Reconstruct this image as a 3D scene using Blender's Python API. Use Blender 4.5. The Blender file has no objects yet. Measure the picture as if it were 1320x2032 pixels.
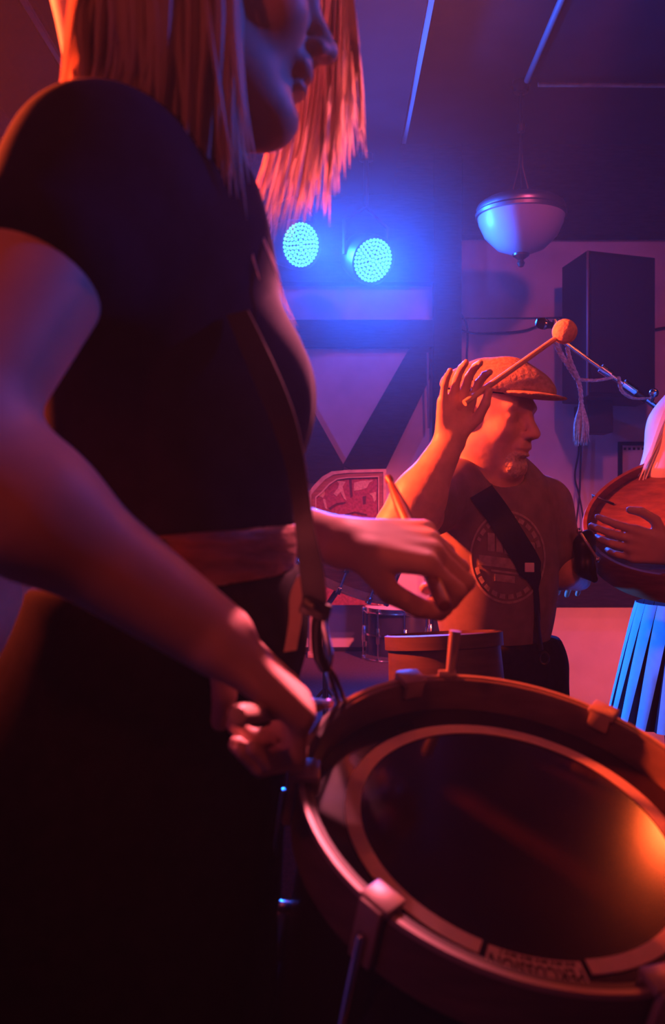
import bpy, bmesh, math, random
import numpy as np
from mathutils import Vector, Matrix
from mathutils.bvhtree import BVHTree

sc = bpy.context.scene
C = sc.collection
rng = random.Random(7)
V = Vector
PI = math.pi

# ------------------------------------------------------------------ camera
FPX, CX, CY, CAMZ = 1900.0, 660.0, 1016.0, 1.30
cam_d = bpy.data.cameras.new('camera')
cam = bpy.data.objects.new('camera', cam_d)
C.objects.link(cam)
cam.location = (0, 0, CAMZ)
cam.rotation_euler = (PI / 2, 0, 0)
cam_d.sensor_fit = 'VERTICAL'
cam_d.sensor_height = 36.0
cam_d.lens = 36.0 * FPX / 2032.0
cam_d.clip_start = 0.02
cam_d.dof.use_dof = True
cam_d.dof.focus_distance = 2.5
cam_d.dof.aperture_fstop = 6.8
sc.camera = cam

# ------------------------------------------------------------------ view / world
sc.view_settings.view_transform = 'Standard'
sc.view_settings.look = 'None'
sc.view_settings.gamma = 1.0
sc.view_settings.use_curve_mapping = False
sc.view_settings.exposure = 0.0
sc.cycles.max_bounces = 4
sc.cycles.diffuse_bounces = 2
sc.cycles.glossy_bounces = 2
sc.cycles.transmission_bounces = 2
sc.cycles.volume_bounces = 0
sc.cycles.caustics_reflective = False
sc.cycles.caustics_refractive = False
world = bpy.data.worlds.new('world')
sc.world = world
world.use_nodes = True
world.node_tree.nodes['Background'].inputs[0].default_value = (0.02, 0.008, 0.02, 1)
world.node_tree.nodes['Background'].inputs[1].default_value = 0.3

# stage lamps plus added fills: every entry gets a lamp can built further down (position, aim, watts, colour, cone, LED colour)
BLUE = (0.012, 0.11, 1.0)
RED = (1.0, 0.075, 0.018)
PINK = (1.0, 0.10, 0.09)
def P(px, py, d):
    return V(((px - CX) / FPX * d, d, CAMZ + (CY - py) / FPX * d))
LAMPS = {
    'blue_a': dict(pos=P(598, 486, 4.55), aim=V((0.60, -0.75, -0.24)), w=420, col=BLUE, cone=150, led=(0.10, 0.80, 0.74), ls=1.6, r=0.105),
    'blue_b': dict(pos=P(741, 517, 4.55), aim=V((0.46, -0.76, -0.40)), w=420, col=BLUE, cone=150, led=(0.10, 0.80, 0.74), ls=1.6, r=0.105),
    'blue_edge': dict(pos=V((-1.45, 2.95, 1.02)), aim=V((2.35, -0.50, 0.03)), w=480, col=(0.01, 0.20, 1.0), cone=36, led=(0.1, 0.3, 1.0), ls=9, r=0.09),
    'fill_blue_drummer': dict(pos=V((2.30, 1.30, 2.80)), aim=V((-2.40, -0.50, -1.08)), w=150, col=BLUE, cone=20, led=(0.1, 0.3, 1.0), ls=9, r=0.09),  # added fill that tints the drummer's face and shirt blue
    'red_left': dict(pos=V((-1.45, 1.92, 2.40)), aim=V((1.5, -0.50, -0.58)), w=1350, col=RED, cone=63, led=(1.0, 0.10, 0.02), ls=20, r=0.09, blend=0.5),
    'fill_red_hair': dict(pos=V((0.46, 2.25, 3.10)), aim=V((-0.50, -1.37, -1.40)), w=2500, col=(1.0, 0.17, 0.26), cone=19, led=(1.0, 0.1, 0.02), ls=1.5, r=0.09),  # added backlight to brighten the far hair
    'red_right': dict(pos=V((1.69, 2.22, 3.05)), aim=V((-1.55, -1.45, -1.75)), w=28, col=RED, cone=48, led=(1.0, 0.13, 0.02), ls=48, r=0.12),
    'red_stage': dict(pos=V((2.40, 3.20, 0.95)), aim=V((-1.45, 2.1, -0.55)), w=215, col=PINK, cone=58, led=(1.0, 0.10, 0.05), ls=9, r=0.09),
    'fill_pink_back': dict(pos=V((-0.9, -1.15, 2.9)), aim=V((1.5, 5.0, -1.6)), w=44, col=(1.0, 0.10, 0.06), cone=85, led=(1.0, 0.10, 0.08), ls=20, r=0.09),  # added fill standing in for the dim ambient light
    'fill_pink_front': dict(pos=V((1.70, -0.95, 2.5)), aim=V((-0.95, 3.0, -1.35)), w=60, col=(1.0, 0.10, 0.06), cone=54, led=(1.0, 0.10, 0.08), ls=9, r=0.09),  # added fill for the right-hand player's hand and the drum ring
    'fill_red_stage': dict(pos=V((0.95, 2.85, 3.12)), aim=V((-0.80, 2.3, -2.45)), w=800, col=(1.0, 0.09, 0.13), cone=30, led=(1.0, 0.1, 0.05), ls=2, r=0.09),  # added to brighten the stage drums and the wall behind them
    'fill_pink_wall': dict(pos=V((1.05, 2.40, 3.12)), aim=V((-0.25, 2.9, -1.75)), w=60, col=(1.0, 0.10, 0.26), cone=80, led=(1.0, 0.1, 0.2), ls=9, r=0.09),  # added pink fill that brightens the back wall
    'fill_blue_wall': dict(pos=V((-1.45, 3.95, 2.95)), aim=V((2.4, 1.3, -1.2)), w=70, col=(0.03, 0.09, 1.0), cone=105, led=(0.1, 0.2, 1.0), ls=9, r=0.09),  # added blue fill for the back wall
}
for k, L in LAMPS.items():
    ld = bpy.data.lights.new('stage_beam', 'SPOT')
    ld.energy = L['w']
    ld.color = L['col']
    ld.spot_size = math.radians(L['cone'])
    ld.spot_blend = L.get('blend', 0.85)
    ld.shadow_soft_size = 0.07
    lo = bpy.data.objects.new('stage_beam', ld)
    C.objects.link(lo)
    a = L['aim'].normalized()
    lo.location = L['pos'] + a * 0.03
    lo.rotation_euler = a.to_track_quat('-Z', 'Y').to_euler()

# ------------------------------------------------------------------ materials
MATS = {}
def mat(name, col, rough=0.6, metal=0.0, var=0.0, scale=20.0, bump=0.0, spec=0.5, emit=None, es=0.0, translucent=0.0, sheen=0.0, stretch=None):
    if name in MATS:
        return MATS[name]
    m = bpy.data.materials.new(name)
    m.use_nodes = True
    nt = m.node_tree
    b = nt.nodes['Principled BSDF']
    b.inputs['Base Color'].default_value = (*col, 1)
    b.inputs['Roughness'].default_value = rough
    b.inputs['Metallic'].default_value = metal
    b.inputs['Specular IOR Level'].default_value = spec
    if sheen:
        b.inputs['Sheen Weight'].default_value = sheen
    if emit:
        b.inputs['Emission Color'].default_value = (*emit, 1)
        b.inputs['Emission Strength'].default_value = es
    if var or bump:
        tc = nt.nodes.new('ShaderNodeTexCoord')
        mp = nt.nodes.new('ShaderNodeMapping')
        nt.links.new(tc.outputs['Object'], mp.inputs['Vector'])
        if stretch:
            mp.inputs['Scale'].default_value = stretch
        nz = nt.nodes.new('ShaderNodeTexNoise')
        nz.inputs['Scale'].default_value = scale
        nz.inputs['Detail'].default_value = 5
        nt.links.new(mp.outputs['Vector'], nz.inputs['Vector'])
        if var:
            rp = nt.nodes.new('ShaderNodeValToRGB')
            rp.color_ramp.elements[0].position = 0.3
            rp.color_ramp.elements[1].position = 0.7
            rp.color_ramp.elements[0].color = (*[c * (1 - var) for c in col], 1)
            rp.color_ramp.elements[1].color = (*[min(1, c * (1 + var)) for c in col], 1)
            nt.links.new(nz.outputs['Fac'], rp.inputs['Fac'])
            nt.links.new(rp.outputs['Color'], b.inputs['Base Color'])
        if bump:
            bp = nt.nodes.new('ShaderNodeBump')
            bp.inputs['Strength'].default_value = bump
            bp.inputs['Distance'].default_value = 0.01
            nt.links.new(nz.outputs['Fac'], bp.inputs['Height'])
            nt.links.new(bp.outputs['Normal'], b.inputs['Normal'])
    if translucent:
        tr = nt.nodes.new('ShaderNodeBsdfTranslucent')
        tr.inputs['Color'].default_value = (*col, 1)
        mx = nt.nodes.new('ShaderNodeMixShader')
        mx.inputs[0].default_value = translucent
        nt.links.new(b.outputs[0], mx.inputs[1])
        nt.links.new(tr.outputs[0], mx.inputs[2])
        nt.links.new(mx.outputs[0], nt.nodes['Material Output'].inputs['Surface'])
    MATS[name] = m
    return m

mat('plaster', (0.62, 0.56, 0.55), 0.85, var=0.08, scale=6, bump=0.15)
mat('timber', (0.018, 0.014, 0.014), 0.8, var=0.35, scale=14, bump=0.3, stretch=(1, 1, 6), spec=0.15)
mat('ceiling_paint', (0.012, 0.011, 0.014), 0.9, var=0.2, scale=5, spec=0.08)
mat('floor_wood', (0.045, 0.028, 0.022), 0.5, var=0.3, scale=9, stretch=(8, 1, 1))
mat('stage_carpet', (0.055, 0.030, 0.040), 0.95, var=0.3, scale=90, bump=0.3)
mat('skin_f', (0.60, 0.36, 0.27), 0.55, var=0.06, scale=30)
mat('skin_m', (0.66, 0.40, 0.30), 0.5, var=0.12, scale=45, bump=0.12)
mat('hair_blond', (0.86, 0.68, 0.55), 0.5, translucent=0.65)
mat('hair_white', (0.82, 0.80, 0.80), 0.55, translucent=0.3)
mat('beard', (0.60, 0.45, 0.38), 0.8, var=0.3, scale=160, bump=0.6)
mat('black_cotton', (0.010, 0.011, 0.030), 0.95, var=0.2, scale=40, spec=0.1)
mat('black_denim', (0.010, 0.008, 0.010), 0.95, var=0.3, scale=60, spec=0.1)
mat('wood_brown', (0.065, 0.038, 0.030), 0.5, var=0.3, scale=12, stretch=(1, 1, 7))
mat('char_cotton', (0.22, 0.155, 0.14), 0.9, var=0.15, scale=30)
mat('black_web', (0.010, 0.009, 0.010), 0.35, var=0.2, scale=150)
mat('leather', (0.16, 0.065, 0.045), 0.5, var=0.35, scale=25, bump=0.3, stretch=(1, 1, 5))
mat('cap_tweed', (0.34, 0.24, 0.19), 0.9, var=0.25, scale=120, bump=0.3)
mat('print_ink', (0.40, 0.31, 0.27), 0.8, var=0.25, scale=70)
mat('white_label', (0.85, 0.75, 0.7), 0.7, var=0.05, scale=40)
mat('chrome', (0.75, 0.75, 0.77), 0.18, 1.0)
mat('dark_metal', (0.06, 0.055, 0.055), 0.4, 0.8)
mat('black_plastic', (0.012, 0.012, 0.014), 0.45)
mat('black_box', (0.008, 0.006, 0.008), 0.6, var=0.2, scale=200)
mat('grille', (0.012, 0.009, 0.012), 0.7, var=0.4, scale=400, bump=0.4)
mat('drum_black', (0.014, 0.012, 0.013), 0.35)
mat('head_black', (0.024, 0.010, 0.010), 0.13, var=0.3, scale=18, spec=0.6)
mat('ring_white', (0.60, 0.47, 0.44), 0.6, var=0.08, scale=60)
mat('hoop_brown', (0.13, 0.085, 0.065), 0.5, var=0.2, scale=20, stretch=(1, 1, 4))
mat('claw_cream', (0.42, 0.32, 0.27), 0.4, 0.2)
mat('ink_black', (0.012, 0.008, 0.008), 0.7)
mat('wood_rust', (0.23, 0.085, 0.042), 0.4, var=0.3, scale=12, stretch=(1, 1, 7))
mat('wood_tan', (0.42, 0.27, 0.19), 0.5, var=0.2, scale=18)
mat('head_white', (0.80, 0.76, 0.74), 0.5, var=0.05, scale=15)
mat('shell_blue', (0.03, 0.028, 0.045), 0.25, var=0.3, scale=10)
mat('gold_wood', (0.46, 0.34, 0.22), 0.45, var=0.2, scale=25)
mat('tapestry', (0.23, 0.055, 0.060), 0.95, var=0.3, scale=70, bump=0.3)
mat('tapestry_pale', (0.42, 0.30, 0.20), 0.95, var=0.2, scale=90, bump=0.3)
mat('tapestry_dark', (0.07, 0.018, 0.022), 0.95, var=0.2, scale=90)
mat('bronze', (0.10, 0.065, 0.045), 0.35, 0.9)
mat('pewter', (0.30, 0.29, 0.30), 0.35, 0.9)
mat('frosted', (0.50, 0.46, 0.46), 0.35, var=0.04, scale=12, translucent=0.25)
mat('rope', (0.60, 0.45, 0.42), 0.9, var=0.35, scale=120, bump=0.6)
mat('cable', (0.012, 0.010, 0.012), 0.5)
mat('pipe_paint', (0.20, 0.19, 0.20), 0.45)
mat('paper', (0.62, 0.56, 0.54), 0.8, var=0.05, scale=40)
mat('skirt_blue_lit', (0.28, 0.55, 0.88), 0.75, var=0.05, scale=60)  # white cloth, the blue stage light is put into its base colour
mat('felt', (0.70, 0.45, 0.36), 0.95, var=0.15, scale=120, bump=0.4)
mat('stick_wood', (0.62, 0.42, 0.30), 0.45, var=0.15, scale=30)
mat('boot', (0.012, 0.010, 0.010), 0.4)
mat('eye', (0.5, 0.47, 0.45), 0.15)

# ------------------------------------------------------------------ object helpers
def link(name, me, m=None, parent=None, smooth=True):
    o = bpy.data.objects.new(name, me)
    C.objects.link(o)
    if m:
        if isinstance(m, (list, tuple)):
            for q in m:
                me.materials.append(MATS[q])
        elif not me.materials:
            me.materials.append(MATS[m])
    if smooth and len(me.polygons):
        me.polygons.foreach_set('use_smooth', [True] * len(me.polygons))
    if parent:
        o.parent = parent
        if parent.type == 'EMPTY' or True:
            o.matrix_parent_inverse = parent_world(parent).inverted()
    return o
WORLD = {}
def parent_world(o):
    return WORLD.get(o.name, Matrix.Identity(4))
def root(name, label, cat, loc=(0, 0, 0), group=None):
    o = bpy.data.objects.new(name, None)
    C.objects.link(o)
    o.location = loc
    o.empty_display_size = 0.05
    WORLD[o.name] = Matrix.Translation(V(loc))
    return tag(o, label, cat, group)
def tag(o, label=None, cat=None, group=None, kind=None):
    if label: o['label'] = label
    if cat: o['category'] = cat
    if group: o['group'] = group
    if kind: o['kind'] = kind
    return o

class MB:
    """collects shapes in world coordinates, build() links them as one mesh object"""
    def __init__(s):
        s.v = []; s.f = []; s.mi = []
    def add(s, vs, fs, mi=0):
        n = len(s.v)
        s.v += [tuple(v) for v in vs]
        s.f += [tuple(i + n for i in f) for f in fs]
        s.mi += [mi] * len(fs)
        return s
    def box(s, c, h, R=None, bev=0.0, mi=0):
        c = V(c)
        bm = bmesh.new()
        bmesh.ops.create_cube(bm, size=2.0)
        for v in bm.verts:
            v.co = V((v.co.x * h[0], v.co.y * h[1], v.co.z * h[2]))
        if bev:
            bmesh.ops.bevel(bm, geom=bm.edges[:], offset=bev, segments=2, profile=0.5, affect='EDGES')
        bm.verts.ensure_lookup_table()
        vs = [(R @ v.co if R else v.co) + c for v in bm.verts]
        for i, v in enumerate(bm.verts):
            v.index = i
        fs = [[v.index for v in f.verts] for f in bm.faces]
        bm.free()
        return s.add(vs, fs, mi)
    def tube(s, pts, rad, n=10, cap=True, mi=0, flat=1.0):
        pts = [V(p) for p in pts]
        if not isinstance(rad, (list, tuple)):
            rad = [rad] * len(pts)
        vs, fs = [], []
        up = None
        for i, p in enumerate(pts):
            t = (pts[min(i + 1, len(pts) - 1)] - pts[max(i - 1, 0)])
            t = t.normalized() if t.length > 1e-9 else V((0, 0, 1))
            if up is None:
                up = t.orthogonal().normalized()
            a = (up - t * up.dot(t))
            a = a.normalized() if a.length > 1e-6 else t.orthogonal().normalized()
            up = a
            b = t.cross(a)
            for k in range(n):
                q = 2 * PI * k / n
                vs.append(p + (a * math.cos(q) + b * math.sin(q) * flat) * rad[i])
        for i in range(len(pts) - 1):
            for k in range(n):
                k2 = (k + 1) % n
                fs.append((i * n + k, i * n + k2, (i + 1) * n + k2, (i + 1) * n + k))
        if cap:
            fs.append(tuple(range(n - 1, -1, -1)))
            fs.append(tuple((len(pts) - 1) * n + k for k in range(n)))
        return s.add(vs, fs, mi)
    def lathe(s, prof, c, ax=(0, 0, 1), n=48, mi=0, a0=0, a1=2 * PI, xref=None):
        """prof: (radius, height) pairs along ax from c; closed where the radius is 0"""
        c = V(c); ax = V(ax).normalized()
        a = V(xref) if xref else ax.orthogonal()
        a = (a - ax * a.dot(ax)).normalized()
        b = ax.cross(a)
        full = abs(a1 - a0 - 2 * PI) < 1e-6
        m = n if full else n + 1
        vs, fs = [], []
        for (r, h) in prof:
            for k in range(m):
                q = a0 + (a1 - a0) * k / n
                vs.append(c + ax * h + (a * math.cos(q) + b * math.sin(q)) * max(r, 1e-5))
        for i in range(len(prof) - 1):
            for k in range(n):
                k2 = (k + 1) % m if full else k + 1
                fs.append((i * m + k, i * m + k2, (i + 1) * m + k2, (i + 1) * m + k))
        return s.add(vs, fs, mi)
    def prism(s, poly, d, mi=0):
        """flat polygon (world points) pushed along vector d"""
        n = len(poly); d = V(d)
        vs = [V(p) for p in poly] + [V(p) + d for p in poly]
        fs = [tuple(range(n)), tuple(range(2 * n - 1, n - 1, -1))]
        fs += [(i, n + i, n + (i + 1) % n, (i + 1) % n) for i in range(n)]
        return s.add(vs, fs, mi)
    def ball(s, c, r, n=12, mi=0, sq=(1, 1, 1)):
        prof = [(math.sin(PI * i / n), -math.cos(PI * i / n)) for i in range(n + 1)]
        vs, fs = [], []
        m = n * 2
        for (rr, h) in prof:
            for k in range(m):
                q = 2 * PI * k / m
                vs.append(V(c) + V((rr * math.cos(q) * sq[0], rr * math.sin(q) * sq[1], h * sq[2])) * r)
        for i in range(n):
            for k in range(m):
                fs.append((i * m + k, i * m + (k + 1) % m, (i + 1) * m + (k + 1) % m, (i + 1) * m + k))
        return s.add(vs, fs, mi)
    def ribbon(s, pts, sides, th, mi=0):
        """band along pts; sides = half-width vectors; th = thickness vectors"""
        vs, fs = [], []
        for p, w, t in zip(pts, sides, th):
            p = V(p); w = V(w); t = V(t)
            vs += [p - w, p + w, p + w + t, p - w + t]
        for i in range(len(pts) - 1):
            a, b = i * 4, i * 4 + 4
            for k in range(4):
                fs.append((a + k, a + (k + 1) % 4, b + (k + 1) % 4, b + k))
        fs.append((3, 2, 1, 0))
        e = (len(pts) - 1) * 4
        fs.append((e, e + 1, e + 2, e + 3))
        return s.add(vs, fs, mi)
    def build(s, name, m, parent=None, smooth=True, sharp=None):
        me = bpy.data.meshes.new(name)
        me.from_pydata(s.v, [], s.f)
        if isinstance(m, (list, tuple)):
            for q in m:
                me.materials.append(MATS[q])
            me.polygons.foreach_set('material_index', s.mi)
        me.validate()
        bm = bmesh.new(); bm.from_mesh(me)
        bmesh.ops.remove_doubles(bm, verts=bm.verts[:], dist=2e-5)
        bmesh.ops.recalc_face_normals(bm, faces=bm.faces[:])
        for e in bm.edges:
            if len(e.link_faces) == 2 and e.calc_face_angle(0) > math.radians(38):
                e.smooth = False
        bm.to_mesh(me); bm.free()
        return link(name, me, None if isinstance(m, (list, tuple)) else m, parent, smooth)

def arc(a, b, c, n=12):
    """quadratic curve through a-b-c"""
    a, b, c = V(a), V(b), V(c)
    m = b * 2 - (a + c) * 0.5
    return [a * (1 - t) ** 2 + m * 2 * t * (1 - t) + c * t * t for t in [i / n for i in range(n + 1)]]
def spline(pts, n=6):
    pts = [V(p) for p in pts]
    out = []
    for i in range(len(pts) - 1):
        p0 = pts[max(i - 1, 0)]; p1 = pts[i]; p2 = pts[i + 1]; p3 = pts[min(i + 2, len(pts) - 1)]
        for k in range(n):
            t = k / n
            out.append(0.5 * ((2 * p1) + (p2 - p0) * t + (2 * p0 - 5 * p1 + 4 * p2 - p3) * t * t + (3 * p1 - p0 - 3 * p2 + p3) * t ** 3))
    out.append(pts[-1])
    return out

# ------------------------------------------------------------------ organic bodies: smooth distance field -> one continuous mesh
class Field:
    def __init__(s):
        s.ops = []
    def cone(s, a, b, r1, r2, k=0.02, op='u'):
        s.ops.append(('c', np.array(a, np.float32), np.array(b, np.float32), r1, r2, k, op)); return s
    def ell(s, c, r, R=None, k=0.02, op='u'):
        s.ops.append(('e', np.array(c, np.float32), np.array(r, np.float32), None if R is None else np.array(R, np.float32), 0, k, op)); return s
    def cut(s, c, n, k=0.004):
        n = V(n).normalized()
        s.ops.append(('p', np.array(c, np.float32), np.array(n, np.float32), 0, 0, k, 'i')); return s
    def off(s, r):
        s.ops.append(('o', r, 0, 0, 0, 0, 'o')); return s
    def bounds(s, pad=0.02):
        lo = np.full(3, 1e9); hi = -lo
        for o in s.ops:
            if o[6] != 'u': continue
            if o[0] == 'c':
                m = max(o[3], o[4])
                lo = np.minimum(lo, np.minimum(o[1], o[2]) - m); hi = np.maximum(hi, np.maximum(o[1], o[2]) + m)
            elif o[0] == 'e':
                m = o[2].max() if o[3] is not None else o[2]
                lo = np.minimum(lo, o[1] - m); hi = np.maximum(hi, o[1] + m)
        return lo - pad, hi + pad
    def ev(s, p):
        d = np.full(len(p), 1.0, np.float32)
        for (t, a, b, r1, r2, k, op) in s.ops:
            if t == 'o':
                d = d - a; continue
            if t == 'c':
                ab = b - a
                q = p - a
                h = np.clip((q @ ab) / max(float(ab @ ab), 1e-9), 0, 1)
                e = np.sqrt(((q - h[:, None] * ab) ** 2).sum(1)) - (r1 + (r2 - r1) * h)
            elif t == 'e':
                q = p - a
                if r1 is not None: q = q @ r1
                k0 = np.sqrt(((q / b) ** 2).sum(1)); k1 = np.sqrt(((q / (b * b)) ** 2).sum(1))
                e = k0 * (k0 - 1) / np.maximum(k1, 1e-6)
            else:
                e = (p - a) @ b
            if op == 'u':
                h = np.maximum(k - np.abs(d - e), 0) / k
                d = np.minimum(d, e) - h * h * k * 0.25
            elif op == 's':
                h = np.maximum(k - np.abs(d + e), 0) / k
                d = np.maximum(d, -e) + h * h * k * 0.25
            else:
                h = np.maximum(k - np.abs(d - e), 0) / k
                d = np.maximum(d, e) + h * h * k * 0.25
        return d
    def mesh(s, name, m, parent=None, h=0.004, lo=None, hi=None):
        if lo is None: lo, hi = s.bounds()
        lo = np.array(lo, np.float64); hi = np.array(hi, np.float64)
        B = 8
        nb = np.maximum(np.ceil((hi - lo) / (h * B)).astype(int), 1)
        n = nb * B
        bi = np.stack(np.meshgrid(*[np.arange(q) for q in nb], indexing='ij'), -1).reshape(-1, 3)
        cen = (lo + (bi + 0.5) * B * h - 0.5 * h).astype(np.float32)
        dc = s.ev(cen)
        near = np.abs(dc) < B * h * 1.35
        D = np.repeat(np.repeat(np.repeat(dc.reshape(nb), B, 0), B, 1), B, 2)
        loc = np.stack(np.meshgrid(*[np.arange(B)] * 3, indexing='ij'), -1).reshape(-1, 3)
        D6 = D.reshape(nb[0], B, nb[1], B, nb[2], B)
        idx = bi[near]
        CH = 700
        for c0 in range(0, len(idx), CH):
            blk = idx[c0:c0 + CH]
            g = (blk[:, None, :] * B + loc[None]).reshape(-1, 3)
            val = s.ev((lo + g * h).astype(np.float32)).reshape(len(blk), B, B, B)
            D6[blk[:, 0], :, blk[:, 1], :, blk[:, 2], :] = val
        D = D6.reshape(n)
        S = D < 0
        cnt = np.zeros(n - 1, np.int8)
        for dx in (0, 1):
            for dy in (0, 1):
                for dz in (0, 1):
                    cnt += S[dx:n[0] - 1 + dx, dy:n[1] - 1 + dy, dz:n[2] - 1 + dz]
        act = np.argwhere((cnt > 0) & (cnt < 8))
        vid = np.full(n - 1, -1, np.int32)
        vid[tuple(act.T)] = np.arange(len(act))
        co = np.array([(a, b, c) for a in (0, 1) for b in (0, 1) for c in (0, 1)])
        vals = np.stack([D[tuple((act + q).T)] for q in co], 1)
        acc = np.zeros((len(act), 3)); num = np.zeros(len(act))
        for i in range(8):
            for j in range(i + 1, 8):
                if np.abs(co[i] - co[j]).sum() != 1: continue
                a, b = vals[:, i], vals[:, j]
                x = (a < 0) != (b < 0)
                t = np.where(x, a / np.where(x, a - b, 1), 0)
                acc += np.where(x[:, None], co[i] + t[:, None] * (co[j] - co[i]), 0)
                num += x
        vs = lo + (act + acc / num[:, None]) * h
        fs = []
        for ax in range(3):
            sl0 = [slice(None)] * 3; sl1 = [slice(None)] * 3
            sl0[ax] = slice(0, -1); sl1[ax] = slice(1, None)
            a, b = S[tuple(sl0)], S[tuple(sl1)]
            e = np.argwhere(a != b)
            u, w = (ax + 1) % 3, (ax + 2) % 3
            ok = (e[:, u] > 0) & (e[:, w] > 0) & (e[:, u] < n[u] - 1) & (e[:, w] < n[w] - 1)
            e = e[ok]
            flip = a[tuple(e.T)]
            q = []
            for (du, dw) in ((-1, -1), (0, -1), (0, 0), (-1, 0)):
                c = e.copy(); c[:, u] += du; c[:, w] += dw
                q.append(vid[tuple(c.T)])
            q = np.stack(q, 1)
            q[~flip] = q[~flip][:, ::-1]
            fs.append(q)
        fs = np.concatenate(fs)
        fs = fs[(fs >= 0).all(1)]
        me = bpy.data.meshes.new(name)
        me.vertices.add(len(vs)); me.vertices.foreach_set('co', vs.astype(np.float32).ravel())
        me.loops.add(len(fs) * 4); me.loops.foreach_set('vertex_index', fs.astype(np.int32).ravel())
        me.polygons.add(len(fs))
        me.polygons.foreach_set('loop_start', np.arange(0, len(fs) * 4, 4, dtype=np.int32))
        me.update(calc_edges=True); me.validate()
        return link(name, me, m, parent)

def frame(fwd, up=(0, 0, 1)):
    """columns: forward, left, up"""
    f = V(fwd).normalized(); u = V(up)
    l = u.cross(f).normalized(); u = f.cross(l)
    return Matrix((f, l, u)).transposed()

def head_field(F, c, R, sc_=1.0, female=False, ears=True):
    c = V(c)
    def W(x, y, z): return c + R @ (V((x, y, z)) * sc_)
    Rn = np.array(R)
    def E(x, y, z, rx, ry, rz, k=0.02, op='u'):
        F.ell(W(x, y, z), (rx * sc_, ry * sc_, rz * sc_), Rn, k, op)
    g = 0.92 if female else 1.0
    E(-0.012, 0, 0.035, 0.094, 0.076, 0.084, 0.02)
    E(0.022, 0, -0.03, 0.066, 0.058 * g, 0.082, 0.03)
    for s in (-1, 1):
        F.cone(W(0.0, s * 0.046 * g, -0.062), W(0.066, s * 0.012, -0.097), 0.019, 0.017, 0.03)
        E(0.056, s * 0.036, -0.024, 0.024, 0.022, 0.022, 0.02)
    E(0.073, 0, -0.098, 0.019, 0.022 * g, 0.018, 0.02)
    E(0.072, 0, 0.024, 0.020, 0.048, 0.014, 0.02)
    for s in (-1, 1):
        E(0.094, s * 0.031, 0.003, 0.017, 0.019, 0.013, 0.012, 's')
    F.cone(W(0.086, 0, 0.012), W(0.110, 0, -0.026), 0.007, 0.0115 * g, 0.014)
    for s in (-1, 1):
        E(0.098, s * 0.0125, -0.031, 0.011, 0.008, 0.008, 0.006)
        E(0.070, s * 0.031, 0.003, 0.0135, 0.016, 0.0125, 0.004)
        E(0.0865, s * 0.031, 0.0015, 0.006, 0.015, 0.0016, 0.003, 's')
    E(0.086, 0, -0.052, 0.014, 0.026, 0.012, 0.012)
    E(0.090, 0, -0.057, 0.011, 0.021, 0.006, 0.005)
    E(0.088, 0, -0.069, 0.011, 0.019, 0.007, 0.005)
    E(0.104, 0, -0.0632, 0.016, 0.024, 0.0018, 0.003, 's')
    E(0.094, 0, -0.082, 0.011, 0.02, 0.006, 0.01, 's')
    if not female:
        for s in (-1, 1):
            F.cone(W(0.094, s * 0.022, -0.032), W(0.082, s * 0.034, -0.064), 0.0035, 0.003, 0.01, 's')
    if ears:
        for s in (-1, 1):
            E(-0.008, s * 0.078, -0.006, 0.019, 0.008, 0.032, 0.008)
            E(-0.004, s * 0.086, -0.002, 0.010, 0.005, 0.018, 0.005, 's')
    return W

def hand_field(F, Wp, u, v, w, curl, s=1.0, thumb=None, spread=0.06, k=0.005):
    """Wp wrist, u towards the fingers, v towards the thumb side, w out of the palm; curl: 3 angles per finger"""
    u = V(u).normalized(); v = V(v); v = (v - u * v.dot(u)).normalized()
    w = V(w); w = (w - u * w.dot(u) - v * w.dot(v)).normalized()
    Wp = V(Wp)
    seg = ((.043, .026, .021), (.047, .030, .023), (.043, .028, .022), (.034, .021, .019))
    ko = (.088, .092, .087, .078)
    tips = []
    for i in range(4):
        a = Wp + v * (0.014 - 0.010 * i) * s
        kn = Wp + u * ko[i] * s + v * (0.031 - 0.0205 * i) * s
        F.cone(a, kn, 0.0175 * s, 0.0118 * s, 0.010)
    for i in range(4):
        kn = Wp + u * ko[i] * s + v * (0.031 - 0.0205 * i) * s
        ang = 0
        p = kn
        ud = (u + v * spread * (1.5 - i)).normalized()
        for j in range(3):
            ang += curl[i][j]
            d = ud * math.cos(ang) + w * math.sin(ang)
            q = p + d * seg[i][j] * s
            r = (0.0098, 0.0088, 0.0080, 0.0070)
            m = 0.88 if i == 3 else 1.0
            F.cone(p, q, r[j] * s * m, r[j + 1] * s * m, k if j == 0 else 0.003)
            p = q
        tips.append(p)
    th = thumb or ((.75, .55, .35), (.25, .85, .45), (.1, .9, .42))
    p = Wp + u * 0.022 * s + v * 0.022 * s
    L = (.046, .034, .027); r = (.0155, .0115, .0102, .0082)
    for j in range(3):
        d = (v * th[j][0] + u * th[j][1] + w * th[j][2]).normalized()
        q = p + d * L[j] * s
        F.cone(p, q, r[j] * s, r[j + 1] * s, 0.008 if j == 0 else 0.003)
        p = q
    tips.append(p)
    return tips

def bvh(o):
    me = o.data
    mw = Matrix.Identity(4)
    return BVHTree.FromPolygons([v.co.copy() for v in me.vertices], [tuple(p.vertices) for p in me.polygons])

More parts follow.
